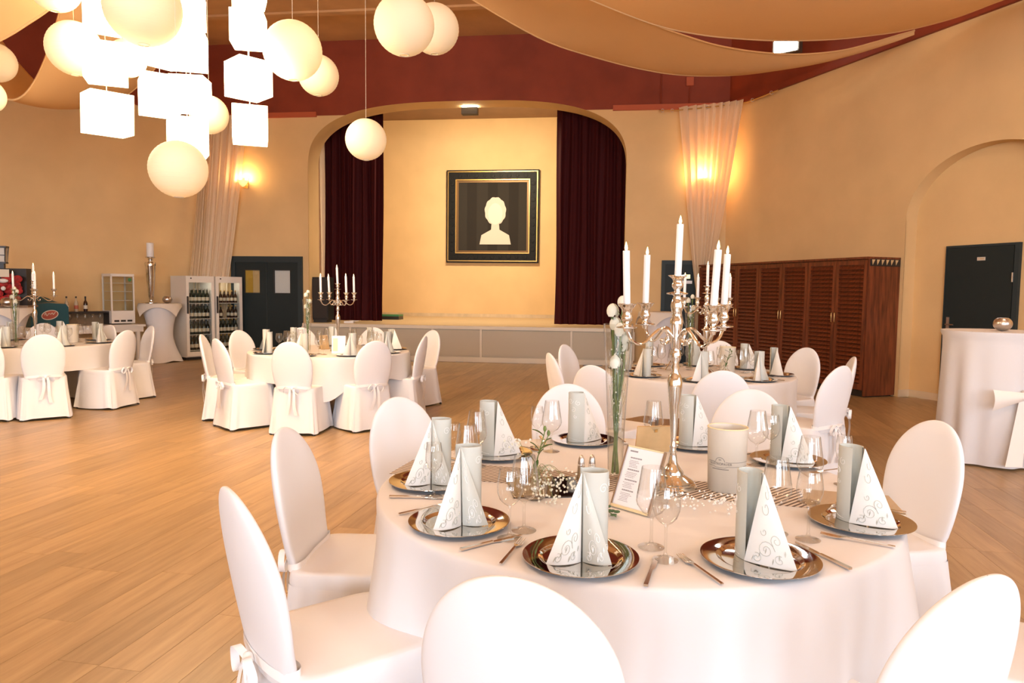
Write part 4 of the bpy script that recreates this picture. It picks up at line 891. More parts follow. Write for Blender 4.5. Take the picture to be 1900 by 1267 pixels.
# ------------------------------------------------------------------ vases and flowers
VASE = [(0, .012), (.022, .014), (.027, .03), (.031, .2), (.044, .45), (.054, .6), (.0555, .6), (.0455, .45), (.0325, .2), (.029, .012), (.028, .0), (0, 0)]
def blossom(g, c, r, rnd):
    for k in range(9):
        a = k * 2.4; ly = k // 3; rr = r * (.62 + .19 * ly); op = .35 + .28 * ly
        def fn(u, v, a=a, rr=rr, op=op, ly=ly):
            th = PI * (.97 - .72 * v); wd = .95 * math.sin(PI * (.12 + .8 * v)) ** .5; aa = a + (u - .5) * 2 * wd
            q = rr * math.sin(th) * (1 + .35 * op * v ** 3); return (c[0] + q * math.cos(aa), c[1] + q * math.sin(aa), c[2] + rr * (-1.15 * math.cos(th)) + r * .2 - .35 * op * r * v ** 3)
        g.grid(6, 7, fn)
k_p = [0]
def leafm(g, p, d, L, wd, rnd):
    d = Vector(d).normalized(); s = d.cross(Vector((0, 0, 1))); s = s.normalized() if s.length > .01 else Vector((1, 0, 0)); n = s.cross(d)
    def fn(u, v): return Vector(p) + d * (L * v) + s * ((u - .5) * 2 * wd * math.sin(PI * (v * .92 + .06))) + n * (.12 * L * math.sin(v * 2.5) + abs(u - .5) * wd * .5)
    g.grid(3, 6, fn)
def vase_set(x, y, z, tn, sc_=1, near=True, seed=1):
    rnd = random.Random(seed); t = thing('flower_vase', 'tall slim conical glass vase of white flowers on the ' + TD[tn], 'vase', (x, y, z), 0, 'tall glass vases')
    lath('vase_glass', VASE, 32 if near else 16, mt['glass'], t); lath('water', [(0, .2), (.0312, .2), (.0305, .19), (.027, .03), (0, .02)], 24, mt['water'], t)
    for k in range(7 if near else 4):
        a = k * 1.9 + seed; f = thing('lisianthus', 'white lisianthus, %s stem in the tall vase, ' % (['tallest', 'fourth tallest', 'sixth tallest', 'second tallest', 'shortest', 'fifth tallest', 'third tallest'] if near else ['tallest', 'third tallest', 'shortest', 'second tallest'])[k] + TD[tn], 'flower', (x, y, z), 0, 'lisianthus stems in the vase, ' + TD[tn])
        top = (.026 * math.cos(a), .026 * math.sin(a), (.66, .56, .50, .63, .44, .53, .58)[k]) if k else (.012, -.012, .665)
        P = spline([(-.012 * math.cos(a), -.012 * math.sin(a), .03), (.006 * math.cos(a + 1), .006 * math.sin(a + 1), .25), (top[0] * .8, top[1] * .8, top[2] * .75), top], 5)
        MB().tube(P, [.0032] * len(P), 6).build('stem', mt['green'], f)
        g = MB()
        for j in range(8 if near else 5):
            q = P[int(4 + (len(P) - 6) * rnd.random())]; b = rnd.random() * 6.3; leafm(g, q, (math.cos(b) * .3, math.sin(b) * .3, 1), .05 + .03 * rnd.random(), .008, rnd)
        g.build('leaves', mt['leaf'], f)
        g = MB(); blossom(g, Vector(top) + Vector((0, 0, .016)), .022 if k else .018, rnd); g.build('blossom', mt['petal'], f, True, 80)
    g = MB(); cl = thing('gypsophila_spray', "fine baby's breath spray inside the tall vase, " + TD[tn], 'flower', (x, y, z)); st = MB()
    for i in range(90 if near else 30):
        a = rnd.random() * 6.3; zz = .22 + .3 * rnd.random(); rm = .026 + .02 * (zz - .2); r_ = rm * rnd.random() ** .5; g.ball((r_ * math.cos(a), r_ * math.sin(a), zz), .0035, 5, 4)
    for i in range(14): a = rnd.random() * 6.3; st.tube([(0, 0, .05), (.012 * math.cos(a), .012 * math.sin(a), .25), (.034 * math.cos(a + .5), .034 * math.sin(a + .5), .3 + .2 * rnd.random())], .0007, 3)
    o = g.build('florets', mt['petal'], cl); o['kind'] = 'stuff'; st.build('fine_stems', mt['green'], cl)
p = at(1141, 893, TZ); vase_set(p.x, p.y, Z0, 1, 1, True, 3)
p = at(583, 655, TZ); vase_set(-2.3, 8.05, Z0, 2, 1, False, 5); vase_set(-6.05, 8.72, Z0, 3, 1, False, 8); vase_set(1.66, 6.68, Z0, 4, 1, False, 4)
def small_vase(x, y, tn, seed, near):
    rnd = random.Random(seed); t = thing('bud_vase', 'small round glass bud vase with flower sprig on the ' + TD[tn], 'vase', (x, y, Z0), 0, 'small bud vases')
    lath('vase_glass', [(0, .005), (.03, .006), (.042, .02), (.045, .04), (.036, .065), (.017, .085), (.014, .1), (.019, .115), (.02, .115), (.015, .1), (.018, .085), (.038, .065), (.047, .04), (.043, .015), (.03, 0), (0, 0)], 28, mt['glass'], t)
    f = thing('flower_sprig', 'green budded sprig in the small bud vase, ' + TD[tn], 'flower', (x, y, Z0)); g = MB(); lv = MB(); bu = MB()
    P = spline([(.0, 0, .02), (.0, 0, .1), (.01, 0, .15), (.028, .0, .22), (.032, 0, .24)], 4); g.tube(P, .002, 6); P2 = spline([(.008, 0, .16), (.03, .0, .19), (.045, 0, .225)], 4); g.tube(P2, .0016, 6)
    for q, d in ((P[5], (-.7, 0, 1)), (P[7], (.7, 0, 1)), (P[9], (-1, 0, .8)), (P[10], (1, 0, .6)), (P[4], (.3, -.5, 1)), (P2[2], (1, .2, .3)), (P[12], (-.9, .1, .4))): leafm(lv, q, d, .045, .011, rnd)
    bu.ball(P[-1] + Vector((0, 0, .006)), .006, 8, 6, (1, 1, 1.8)).ball(P2[-1] + Vector((0, 0, .006)), .006, 8, 6, (1, 1, 1.8)); g.build('stem', mt['green'], f); lv.build('leaves', mt['leaf'], f); bu.build('buds', mt['green'], f)
    if near:
        cl = thing('gypsophila_bunch', "white baby's breath bunch spilling from the small vase, " + TD[tn], 'flower', (x, y, Z0)); g = MB(); st = MB()
        for hub in ((-.055, .02, .2), (.035, -.02, .065), (.05, .03, .09), (.075, -.03, .05), (-.01, -.04, .06), (.10, -.0, .075), (.02, -.05, .03), (.125, .01, .05), (.06, -.06, .02)):
            st.tube(spline([(0, 0, .05), (hub[0] * .4, hub[1] * .4, .12), hub], 4), .0008, 3)
            for i in range(16): g.ball((hub[0] + rnd.gauss(0, .016), hub[1] + rnd.gauss(0, .014), max(.006, hub[2] + rnd.gauss(0, .014))), .0042, 5, 4)
        o = g.build('florets', mt['petal'], cl); o['kind'] = 'stuff'; st.build('fine_stems', mt['green'], cl)
p = at(992, 926, TZ); small_vase(p.x, p.y, 1, 2, True); small_vase(1.80, 6.0, 4, 3, False)

# ------------------------------------------------------------------ main table: runner, mirror tile, crystals, menu, cooler, frame, shakers
ra = at(745, 866, TZ); rb = at(1665, 938, TZ); ca = math.atan2(rb.y - ra.y, rb.x - ra.x); cx, cyy = (ra.x + rb.x) / 2, (ra.y + rb.y) / 2; RLn = math.hypot(rb.x - ra.x, rb.y - ra.y)
rn_ = thing('table_runner', 'striped gold and dark runner across the printed-cooler table', 'runner', (cx, cyy, TZ), ca)
MB().box(-RLn / 2, RLn / 2 - .3, -.12, .12, .0006, .0018).build('striped_cloth', mt['runner'], rn_, False); MB().box(RLn / 2 - .3, RLn / 2, -.12, .12, .0006, .0018).build('gold_end', mt['runnergold'], rn_, False)
p = at(1010, 905, TZ); t = thing('mirror_tile', "dark mirror tile under the small vase of baby's breath", 'mirror', (p.x, p.y, TZ), .12); MB().box(-.13, .13, -.13, .13, .002, .006).build('glass_face', mt['mirror'], t, False); MB().box(-.13, .13, -.13, .13, .0019, .003).build('backing', mt['dark'], t, False)
p = at(1290, 925, TZ); g = MB(); rnd = random.Random(4)
for i in range(110):
    x, y = rnd.gauss(.03, .10), rnd.gauss(-.03, .055); r_ = rnd.uniform(.003, .0065); z = r_ * .8 + .002
    g.add([(x + r_, y, z), (x, y + r_, z), (x - r_, y, z), (x, y - r_, z), (x, y, z + r_), (x, y, z - r_)], [(0, 1, 4), (1, 2, 4), (2, 3, 4), (3, 0, 4), (1, 0, 5), (2, 1, 5), (3, 2, 5), (0, 3, 5)])
o = g.build('acrylic_crystals', mt['crystal'], None, False); o.location = (p.x, p.y, TZ); tag(o, 'scattered clear acrylic crystals around the candelabra foot', 'crystals', None, 'stuff')
def text(body, size, parent, m, loc, rot, name, align='CENTER'):
    c = bpy.data.curves.new(name, 'FONT'); c.body = body; c.size = size; c.align_x = align; c.extrude = .0002
    tmp = bpy.data.objects.new(name, c); col.objects.link(tmp); dg = bpy.context.evaluated_depsgraph_get(); me = bpy.data.meshes.new_from_object(tmp.evaluated_get(dg)); bpy.data.objects.remove(tmp)
    me.materials.clear(); me.materials.append(m); o = bpy.data.objects.new(name, me); col.objects.link(o); o.parent = parent; o.location = loc; o.rotation_euler = rot; return o
# menu card in slanted acrylic stand
pb = at(1134, 940, TZ); pc_ = at(1192, 957, TZ); ma = math.atan2(pc_.y - pb.y, pc_.x - pb.x)
mw, mh = .15, .215
pm_ = Vector((pb.x, pb.y)); me_ = thing('menu_stand', 'silver edged acrylic stand with a printed menu card leaning back', 'menu', (pm_.x + math.cos(ma) * mw / 2, pm_.y + math.sin(ma) * mw / 2, Z0), ma)
tilt = -.42; mr_ = Matrix.Rotation(tilt, 4, 'X')
def mpart(x0, x1, y0, y1, z0, z1): 
    g = MB().box(x0, x1, y0, y1, z0, z1); g.v = [tuple(mr_ @ Vector(v)) for v in g.v]; return g
mpart(-mw / 2, mw / 2, .0, .004, .004, mh).build('acrylic_panel', mt['menu'], me_, False)
card = mpart(-mw / 2 + .006, mw / 2 - .006, -.0012, 0, .012, mh - .006).build('menu_card', mt['menu'], me_, False)
for a_ in ((-mw / 2 - .004, -mw / 2 + .002), (mw / 2 - .002, mw / 2 + .004)): mpart(a_[0], a_[1], -.004, .006, .002, mh).build('silver_edge', mt['steel'], me_, False)
mpart(-mw / 2, mw / 2, -.006, .006, .002, .011).build('base_rail', mt['frostrim'], me_, False); mpart(-mw / 2, mw / 2, -.003, .004, mh - .005, mh).build('top_rail', mt['frostrim'], me_, False)
MB().add([tuple(mr_ @ Vector((-.04, .004, .18))), tuple(mr_ @ Vector((.04, .004, .18))), (.04, .17, .002), (-.04, .17, .002), tuple(mr_ @ Vector((-.04, .007, .18))), tuple(mr_ @ Vector((.04, .007, .18))), (.04, .174, .002), (-.04, .174, .002)], [(0, 1, 2, 3), (7, 6, 5, 4), (0, 4, 5, 1), (2, 6, 7, 3), (1, 5, 6, 2), (3, 7, 4, 0)]).build('rear_strut', mt['acryl'], me_, False)
rnd = random.Random(2); hdg, bodyt = MB(), MB()
def stroke(g, x0, x1, z, h):
    b = MB().box(x0, x1, -.002, -.0012, z, z + h); g.add([tuple(mr_ @ Vector(v)) for v in b.v], b.f)
stroke(hdg, -.06, -.028, mh - .02, .005)
z = mh - .042
for nl in (5, 4, 4, 6):
    x = -.055
    while x < -.012: wq = rnd.uniform(.004, .008); stroke(hdg, x + .004, x + .004 + wq, z, .0042); x += wq + .0015
    z -= .0085
    for k in range(nl):
        x = -.056 + rnd.uniform(0, .008)
        while x < -.012 - rnd.uniform(0, .01): wq = rnd.uniform(.003, .007); stroke(bodyt, x, x + wq, z, .0014); x += wq + .0016
        z -= .0052
    z -= .006
hdg.build('heading_print', mt['ink'], card, False); bodyt.build('body_print', mt['ink'], card, False)
# printed wine cooler
p = at(1347, 908, TZ); wc = thing('wine_cooler', 'frosted cream wine cooler with dark printed lettering', 'wine cooler', (p.x, p.y, Z0)); CRr = .0715
lath('cooler_body', [(0, .004), (.064, .004), (.064, .0), (.066, .002), (CRr, .225), (CRr + .001, .23), (CRr - .004, .231), (CRr - .006, .22), (.06, .01), (0, .01)], 48, mt['frost'], wc); MB().tube([((CRr - .001) * math.cos(a), (CRr - .001) * math.sin(a), .231) for a in [2 * PI * k / 40 for k in range(41)]], .0028, 6).build('rim', mt['frostrim'], wc)
toC = math.atan2(-p.y, -p.x) - .35
def oncyl(x, z, lift=.0008): 
    r_ = .066 + (CRr - .066) * z / .225 + lift; a = toC + x / r_; return (r_ * math.cos(a), r_ * math.sin(a), z)
def cyltext(body, size, x0, z0, name, m):
    c = bpy.data.curves.new(name, 'FONT'); c.body = body; c.size = size; c.align_x = 'CENTER'; tmp = bpy.data.objects.new(name, c); col.objects.link(tmp); dg = bpy.context.evaluated_depsgraph_get(); me = bpy.data.meshes.new_from_object(tmp.evaluated_get(dg)); bpy.data.objects.remove(tmp)
    for v in me.vertices: v.co = oncyl(v.co.x + x0, v.co.y + z0)
    me.materials.clear(); me.materials.append(m); o = bpy.data.objects.new(name, me); col.objects.link(o); o.parent = wc
cyltext('GUSTROPAVER', .0125, 0, .1025, 'lettering', mt['inkd']); cyltext('BA', .008, 0, .119, 'emblem', mt['inkd'])
g = MB(); g.tube([oncyl(.017 * math.cos(a), .113 + .017 * math.sin(a)) for a in [.1 + (PI - .2) * k / 14 for k in range(15)]], .0006, 4); g.tube([oncyl(.02 + .1 * k / 16, .1135) for k in range(17)], .0005, 4); g.tube([oncyl(-.05 + .17 * k / 20, .0975 + (.0 if abs(k - 6) > 2 else -.004)) for k in range(21)], .0005, 4); g.tube([oncyl(-.05 + .033 * k / 6, .1135) for k in range(7)], .0005, 4)
x = -.03
while x < .028: wq = random.uniform(.002, .005); g.add([oncyl(x, .086), oncyl(x + wq, .086), oncyl(x + wq, .0885), oncyl(x, .0885)], [(0, 1, 2, 3)]); x += wq + .001
g.build('printed_lines', mt['inkd'], wc)
# kraft photo frame seen from behind
p = at(1212, 838, TZ); t = thing('photo_frame', 'kraft brown picture frame seen from behind with its easel strut', 'frame', (p.x, p.y, Z0), .12)
def fpart(x0, x1, y0, y1, z0, z1, rx): 
    g = MB().box(x0, x1, y0, y1, z0, z1); m_ = Matrix.Rotation(rx, 4, 'X'); g.v = [tuple(m_ @ Vector(v)) for v in g.v]; return g
fpart(-.085, .085, -.006, .006, 0, .125, .25).build('backing_board', mt['kraft'], t, False); fpart(-.02, .055, -.009, -.006, .0, .09, .1).build('easel_strut', mt['kraft'], t, False); fpart(-.006, .006, -.01, -.006, .1, .112, .25).build('hanger', mt['brass'], t, False)
for x, y, m_, lb in ((1078, 892, 'pepper', 'pepper shaker'), (1098, 891, 'salt', 'salt shaker')):
    p = at(x, y, TZ); t = thing(lb.replace(' ', '_'), 'slim glass %s with pointed steel cap behind the napkin' % lb, 'shaker', (p.x, p.y, Z0)); lath('glass_body', [(0, .002), (.018, .0), (.019, .01), (.014, .06), (.0125, .066)], 20, mt['glass'], t); lath('filling', [(0, .004), (.0165, .004), (.0122, .055), (0, .055)], 16, mt[m_], t); lath('cap', [(.0128, .064), (.013, .07), (.011, .085), (.006, .096), (0, .1)], 20, mt['steel'], t)
p = at(1126, 955, TZ); t = thing('eucalyptus_sprig', 'round-leaved eucalyptus sprig lying beside the menu card', 'plant', (p.x, p.y, Z0), .5); g = MB(); MB().tube([(0, -.05, .006), (.0, .0, .012), (.012, .06, .012)], .0016, 5).build('stem', mt['green'], t)
for i in range(10): 
    y = -.05 + i * .012; a = (1 if i % 2 else -1); g.ball((a * .011, y, .014 + .004 * (i % 3)), .012, 10, 6, (1, .8, .25 + .1 * (i % 2)))
g.build('leaves', mt['euc'], t)
# accessories on the other tables
def mini_menu(x, y, rz, tn):
    t = thing('menu_stand', 'small slanted menu card stand on the ' + TD[tn], 'menu', (x, y, Z0), rz); g = MB().box(-.075, .075, 0, .004, .003, .21); m_ = Matrix.Rotation(-.4, 4, 'X'); g.v = [tuple(m_ @ Vector(v)) for v in g.v]; g.build('panel', mt['menu'], t, False)
    g = MB().box(-.06, -.01, -.002, 0, .03, .18); g.v = [tuple(m_ @ Vector(v)) for v in g.v]; g.build('print', mt['labelp'], t, False); MB().box(-.03, .03, .12, .123, .003, .003 + .001).box(-.075, .075, -.004, .012, 0, .006).build('foot', mt['steel'], t, False)
def kraft_frame(x, y, rz, tn):
    t = thing('photo_frame', 'small kraft backed frame standing on the ' + TD[tn], 'frame', (x, y, Z0), rz); g = MB().box(-.06, .06, -.004, .004, 0, .17); m_ = Matrix.Rotation(-.25, 4, 'X'); g.v = [tuple(m_ @ Vector(v)) for v in g.v]; g.build('board', mt['kraft'], t, False); MB().add([(-.02, .03, .12), (.02, .03, .12), (.02, .1, 0), (-.02, .1, 0), (-.02, .033, .12), (.02, .033, .12), (.02, .103, 0), (-.02, .103, 0)], [(0, 1, 2, 3), (7, 6, 5, 4), (0, 4, 5, 1), (2, 6, 7, 3), (1, 5, 6, 2), (3, 7, 4, 0)]).build('strut', mt['kraft'], t, False)
def plain_cooler(x, y, tn):
    t = thing('wine_cooler', 'plain frosted cream wine cooler on the ' + TD[tn], 'wine cooler', (x, y, Z0)); lath('cooler_body', [(0, .004), (.064, .0), (.07, .225), (.066, .226), (.06, .01), (0, .01)], 28, mt['frost'], t); MB().tube([(.069 * math.cos(a), .069 * math.sin(a), .227) for a in [2 * PI * k / 24 for k in range(25)]], .003, 5).build('rim', mt['frostrim'], t)
mini_menu(-1.93, 7.95, .2, 2); kraft_frame(-2.22, 8.5, .9, 2); mini_menu(-6.1, 8.55, .8, 3); plain_cooler(-5.62, 9.15, 3); kraft_frame(1.52, 6.6, 1.1, 4); plain_cooler(1.98, 6.55, 4)

# ------------------------------------------------------------------ cocktail tables
def stretch_table(x, y, R, H, rz, label, ol):
    t = thing('cocktail_table', label, 'table', (x, y, 0), rz)
    s_cap[:] = [False, True]
    def fn(u, v):
        a = 2 * PI * u; k = v; r = R * (.60 + .40 * (2 * k - .9) ** 2 / 1.21); foot = abs(math.cos(2 * a)) ** 1.5
        if k < .45: r = R * (.60 + (.28 + .18 * foot) * ((.45 - k) / .45) ** 1.6)
        return (r * math.cos(a), r * math.sin(a), .03 + (H - .03) * k - .03 * (foot if k == 0 else 0))
    MB().grid(64, 18, fn, True).build('stretch_cover', mt['stretch'], t, True, 70)
    MB().lathe([(0, H + .004), (R * .99, H + .004), (R, H - .004), (R, H - .02)], 40).build('table_top', mt['stretch'], t); s_cap[:] = [False, False]
    o = thing('overlay_cloth', ol, 'tablecloth', (x, y, H), rz)
    def fo(u, v):
        a, b = (2 * u - 1) * R * 1.22, (2 * v - 1) * R * 1.22; r = math.hypot(a, b); z = .008
        if r > R * 1.01:
            e = r - R * 1.01; f = (R * 1.01 + e * .25) / r; a *= f; b *= f; z = .008 - e * .95
        return (a, b, z)
    MB().grid(33, 33, fo).build('cloth', mt['overlay'], o, True, 70)
stretch_table(-6.98, 14.2, .38, 1.15, .35, 'hourglass white stretch-covered cocktail table beside the drinks fridges', 'cream square overlay on the cocktail table beside the fridges')
stretch_table(-8.12, 11.45, .40, 1.12, .2, 'white stretch-covered cocktail table behind the red decoration lantern', 'cream square overlay on the cocktail table with the red decoration')
stretch_table(2.7, 13.1, .38, 1.12, .4, 'white cocktail table standing beside the dark petrol door', 'cream square overlay on the cocktail table by the petrol door')
# straight-skirted cocktail table with sash
hx, hy, HR, HH = 4.34, 6.42, .43, 1.17
t = thing('cocktail_table', 'tall white skirted cocktail table tied with a bow sash near the niche door', 'table', (hx, hy, 0))
def fn(u, v):
    a = 2 * PI * u; wv = .02 * math.sin(9 * a) + .012 * math.sin(14 * a + 1); 
    if v > .92: q = (v - .92) / .08; r = HR * (1 - q) + .001; z = HH
    elif v > .86: q = (v - .86) / .06; r = HR; z = HH - .03 * (1 - q)
    else: q = v / .86; r = HR * .955 + wv * (1 - q) ** .7 + .02 * (1 - q) + .03 * max(0, q - .9); z = .02 + (HH - .05) * q
    return (r * math.cos(a), r * math.sin(a), z)
MB().grid(120, 26, fn, True).build('skirt_cover', mt['cloth'], t, True, 70)
for k in range(3): a = k * 2.1; MB().tube([(.1 * math.cos(a), .1 * math.sin(a), .1), (.3 * math.cos(a), .3 * math.sin(a), 0)], .02).build('leg', mt['steel'], t)
bq = math.radians(-93); bo = thing_part('bow', t); c0 = Vector((math.cos(bq), math.sin(bq), 0)); s0v = Vector((-c0.y, c0.x, 0))
MB().ball(c0 * (HR + .03) + Vector((0, 0, .65)), .05, 10, 8, (.8, .8, 1)).build('knot', mt['sashw'], bo)
for sg in (-1, 1):
    def fl2(u, v, sg=sg):
        wd = .05 + .13 * v; return c0 * (HR + .06 + .03 * math.sin(PI * u)) + s0v * (sg * .29 * v) + Vector((0, 0, .65 + (u - .5) * wd - .04 * v))
    MB().grid(5, 8, fl2).build('loop', mt['sashw'], bo, True, 80)
    def ft2(u, v, sg=sg): return c0 * (HR + .05 + .06 * v) + s0v * (sg * (.03 + .09 * v) + (u - .5) * (.08 + .06 * v)) + Vector((0, 0, .62 - .56 * v))
    MB().grid(5, 10, ft2).build('tail', mt['sashw'], bo, True, 80)
def sphere_tl(x, y, z, r, label):
    t = thing('candle_ball', label, 'tealight holder', (x, y, z)); pr = [(r * math.sin(PI * k / 16), r * (1 - math.cos(PI * k / 16)) * .86) for k in range(14)]; lath('silver_ball', pr, 28, mt['steel'], t); MB().lathe([(pr[-1][0], pr[-1][1]), (pr[-1][0] * .9, pr[-1][1] - .02), (0, pr[-1][1] - .02)], 20).build('tealight', mt['wax'], t)
q = at(1895, 618, HH); sphere_tl(hx + .02, hy - .05, HH, .075, 'brushed silver ball holder on the skirted cocktail table')
sphere_tl(-6.78, 14.1, 1.16, .09, 'brushed silver ball holder beside the tall candlestick')
sphere_tl(-7.88, 11.2, 1.13, .1, 'silver ball holder in front of the red decoration')
p = (-7.12, 14.15, 1.16); t = thing('tall_candlestick', 'tall tapered silver candlestick on the hourglass cocktail table', 'candlestick', p)
lath('stem', [(0, 0), (.12, 0), (.12, .012), (.04, .03), (.03, .07), (.04, .09), (.05, .12), (.075, .42), (.1, .72), (.11, .78), (.1, .8), (.045, .81), (.035, .83), (.05, .85), (.03, .87), (.09, .89), (.095, .905), (0, .905)], 8, mt['silver'], t)
t = thing('pillar_candle', 'thick ivory pillar candle on the tall silver candlestick', 'candle', (p[0], p[1], p[2] + .905)); lath('wax_body', [(.0, 0), (.065, 0), (.066, .27), (.055, .275), (.02, .265), (0, .265)], 24, mt['wax'], t); MB().tube([(0, 0, .26), (.003, 0, .29)], .003, 5).build('wick', mt['dark'], t)

# ------------------------------------------------------------------ drinks fridges with bottles
frz = math.atan2(ld.y, ld.x) + PI          # front faces into the hall along the bar wall
BTL = [(0, 0), (.036, 0), (.037, .02), (.037, .15), (.03, .185), (.014, .215), (.013, .27), (.015, .275), (.015, .29), (0, .292)]
def bottle(name, m, label_m, cap_m, s=1.0, cat='bottle'):
    t = thing(name, 'bottle', cat); lath('glass_body', [(r * s, z * s) for r, z in BTL], 14, m, t); MB().lathe([(.0376 * s, .05 * s), (.0376 * s, .12 * s)], 14).build('paper_label', label_m, t); lath('cap', [(.0145 * s, .262 * s), (.016 * s, .265 * s), (.016 * s, .293 * s), (0, .296 * s)], 10, cap_m, t); return t
B1, B2, B3 = Proto(bottle('water_bottle', mt['bottled'], mt['labelp'], mt['steel'])), Proto(bottle('beer_bottle', mt['bottlebrown'], mt['labelp'], mt['foil'], .9)), Proto(bottle('sparkling_wine_bottle', mt['bottled'], mt['labelp'], mt['foil'], 1.02))
SHN = ['bottom', 'second lowest', 'second highest', 'top']
def fridge(px, label, which):
    s, z = plane_hit(px, 668, CL, ld, ln, .80)
    o = LW(s, .80, 0); t = thing('drinks_fridge', label, 'fridge', o, frz); w_, d_, h_ = .60, .62, 1.71
    # local x runs from viewer left to right, -y is the front
    g = MB(); g.box(0, .03, .04, d_, .06, h_).box(w_ - .03, w_, .04, d_, .06, h_).box(.03, w_ - .03, d_ - .03, d_, .06, h_).box(.03, w_ - .03, .04, d_, h_ - .1, h_).box(.03, w_ - .03, .04, d_, .06, .17); g.build('cabinet', mt['white'], t, False)
    MB().box(.03, w_ - .03, d_ - .04, d_ - .03, .17, h_ - .1).build('interior_wall', mt['whitein'], t, False); MB().box(.03, w_ - .03, .1, d_ - .05, 0, .06).build('plinth', mt['dark'], t, False)
    g = MB(); g.box(0, .06, 0, .035, .08, h_).box(w_ - .06, w_, 0, .035, .08, h_).box(.06, w_ - .06, 0, .035, h_ - .13, h_).box(.06, w_ - .06, 0, .035, .08, .17); dd = g.build('door', mt['white'], t, False)
    MB().box(.06, w_ - .06, .012, .018, .17, h_ - .13).build('pane', mt['pane'], dd, False); MB().box(.01, .032, -.035, 0, .95, 1.3).build('handle', mt['dark'], dd, False); MB().box(.09, .12, -.003, 0, h_ - .06, h_ - .035).build('badge', mt['dark'], dd, False)
    c, s_ = math.cos(frz), math.sin(frz)
    def wp(x, y, z): return (o[0] + x * c - y * s_, o[1] + x * s_ + y * c, z)
    zs = [.20, .52, .84, 1.16]
    for k, z in enumerate(zs):
        MB().box(.035, w_ - .035, .06, d_ - .05, z - .012, z).build('shelf', mt['white'], t, False)
        g = MB()
        for i in range(8): g.box(w_ - .034, w_ - .03, .06, .12, z + .03 + i * .03, z + .04 + i * .03)
        g.build('rack_strip', mt['whitein'], t, False)
        if which == 1:
            for r_ in range(3):
                for i in range(6): B1.put(wp(.085 + i * .085, .12 + r_ * .13, z), 0, 'dark bottle, %s row, %s shelf of the fridge beside the cocktail table' % (('front', 'middle', 'back')[r_], SHN[k]), 'bottles in the drinks fridge, %s shelf' % SHN[k])
        else:
            for r_ in range(2):
                for i in range(6):
                    if k == 2 and 2 <= i <= 3: continue
                    pr, nm = (B2, 'brown bottle with pale label') if k in (3, 2) else (B3, 'sparkling wine bottle with gold foil')
                    pr.put(wp(.085 + i * .085, .12 + r_ * .14, z), 0, nm + ', %s row, %s shelf of the door-side fridge' % (('front', 'back')[r_], SHN[k]), 'bottles in the door-side fridge, %s shelf' % SHN[k])
    point('fridge_lamp', wp(w_ / 2, .08, h_ - .14), 1.2, (1, .9, .75), .03)
    return s
fs = fridge(348, 'white glass-door drinks fridge beside the hourglass cocktail table', 1)
o_ = LW(fs - .62, .67, 0)
_pp = None
def px_of_next():
    d = Vector((*o_[:2], 0)) - CP; return 950 + F * d.dot(rt) / d.dot(fw)
fridge(px_of_next() if False else 403, 'white glass-door drinks fridge beside the petrol double door', 2)

# ------------------------------------------------------------------ bar table along the left wall
q0 = LW(1.76, .42, 0); bt = thing('bar_table', 'white table along the plaster wall carrying the display cooler', 'table', q0, frz)
BL_ = 2.9
MB().box(-BL_, 0, -.36, .36, .72, .76).build('tabletop', mt['white'], bt, False); MB().box(-BL_ + .03, -.03, -.33, .33, .62, .72).build('apron', mt['white'], bt, False)
for x in (-BL_ + .05, -.12, -1.4):
    for y in (-.29, .29): MB().box(x - .03, x + .03, y - .03, y + .03, 0, .62).build('leg', mt['white'], bt, False)
c_, s_ = math.cos(frz), math.sin(frz)
def bp(x, y, z=.76): return (q0[0] + x * c_ - y * s_, q0[1] + x * s_ + y * c_, z)
dc = thing('display_cooler', 'white countertop glass display cooler on the bar table', 'cooler', bp(-.31, .05), frz)
w2, d2, h2 = .43, .38, .96
g = MB()
for x in (-w2 / 2, w2 / 2 - .025):
    for y in (-d2 / 2, d2 / 2 - .025): g.box(x, x + .025, y, y + .025, .25, h2 - .03)
g.build('corner_posts', mt['white'], dc, False); MB().box(-w2 / 2, w2 / 2, -d2 / 2, d2 / 2, .02, .26).build('base_unit', mt['white'], dc, False); MB().box(-w2 / 2, w2 / 2, -d2 / 2, d2 / 2, h2 - .05, h2).build('top_cap', mt['white'], dc, False)
g = MB()
for k in range(3): g.box(-.17 + k * .12, -.08 + k * .12, -d2 / 2 - .003, -d2 / 2, .05, .085)
g.build('vents', mt['shelf'], dc, False)
for z in (.45, .62, .78): MB().box(-w2 / 2 + .03, w2 / 2 - .03, -d2 / 2 + .03, d2 / 2 - .03, z, z + .008).build('shelf', mt['white'], dc, False)
for nm, b in (('pane', (-w2 / 2 + .025, w2 / 2 - .025, -d2 / 2 + .008, -d2 / 2 + .012, .26, h2 - .05)), ('pane', (-w2 / 2 + .008, -w2 / 2 + .012, -d2 / 2 + .025, d2 / 2 - .025, .26, h2 - .05)), ('pane', (w2 / 2 - .012, w2 / 2 - .008, -d2 / 2 + .025, d2 / 2 - .025, .26, h2 - .05))): MB().box(*b).build(nm, mt['pane'], dc, False)
g = MB(); g.lathe([(0, 0), (.035, 0), (.035, .002), (0, .002)], 16); g.v = [(.13 + a, -d2 / 2 - .001 - cc_, h2 - .11 + b) for a, b, cc_ in g.v]; g.build('sticker', mt['greenst'], dc)
sh = thing('bottle_shelf', 'low dark shelf on the bar table with bottles on top', 'shelf', bp(-.92, .1), frz)
MB().box(-.42, .42, -.14, .14, .22, .25).build('board', mt['shelf'], sh, False); MB().box(-.42, .42, .1, .14, 0, .22).build('back_panel', mt['ply'], sh, False); MB().box(-.42, -.39, -.14, .1, 0, .22).build('side_panel', mt['shelf'], sh, False); MB().box(.39, .42, -.14, .1, 0, .22).build('side_panel', mt['shelf'], sh, False)
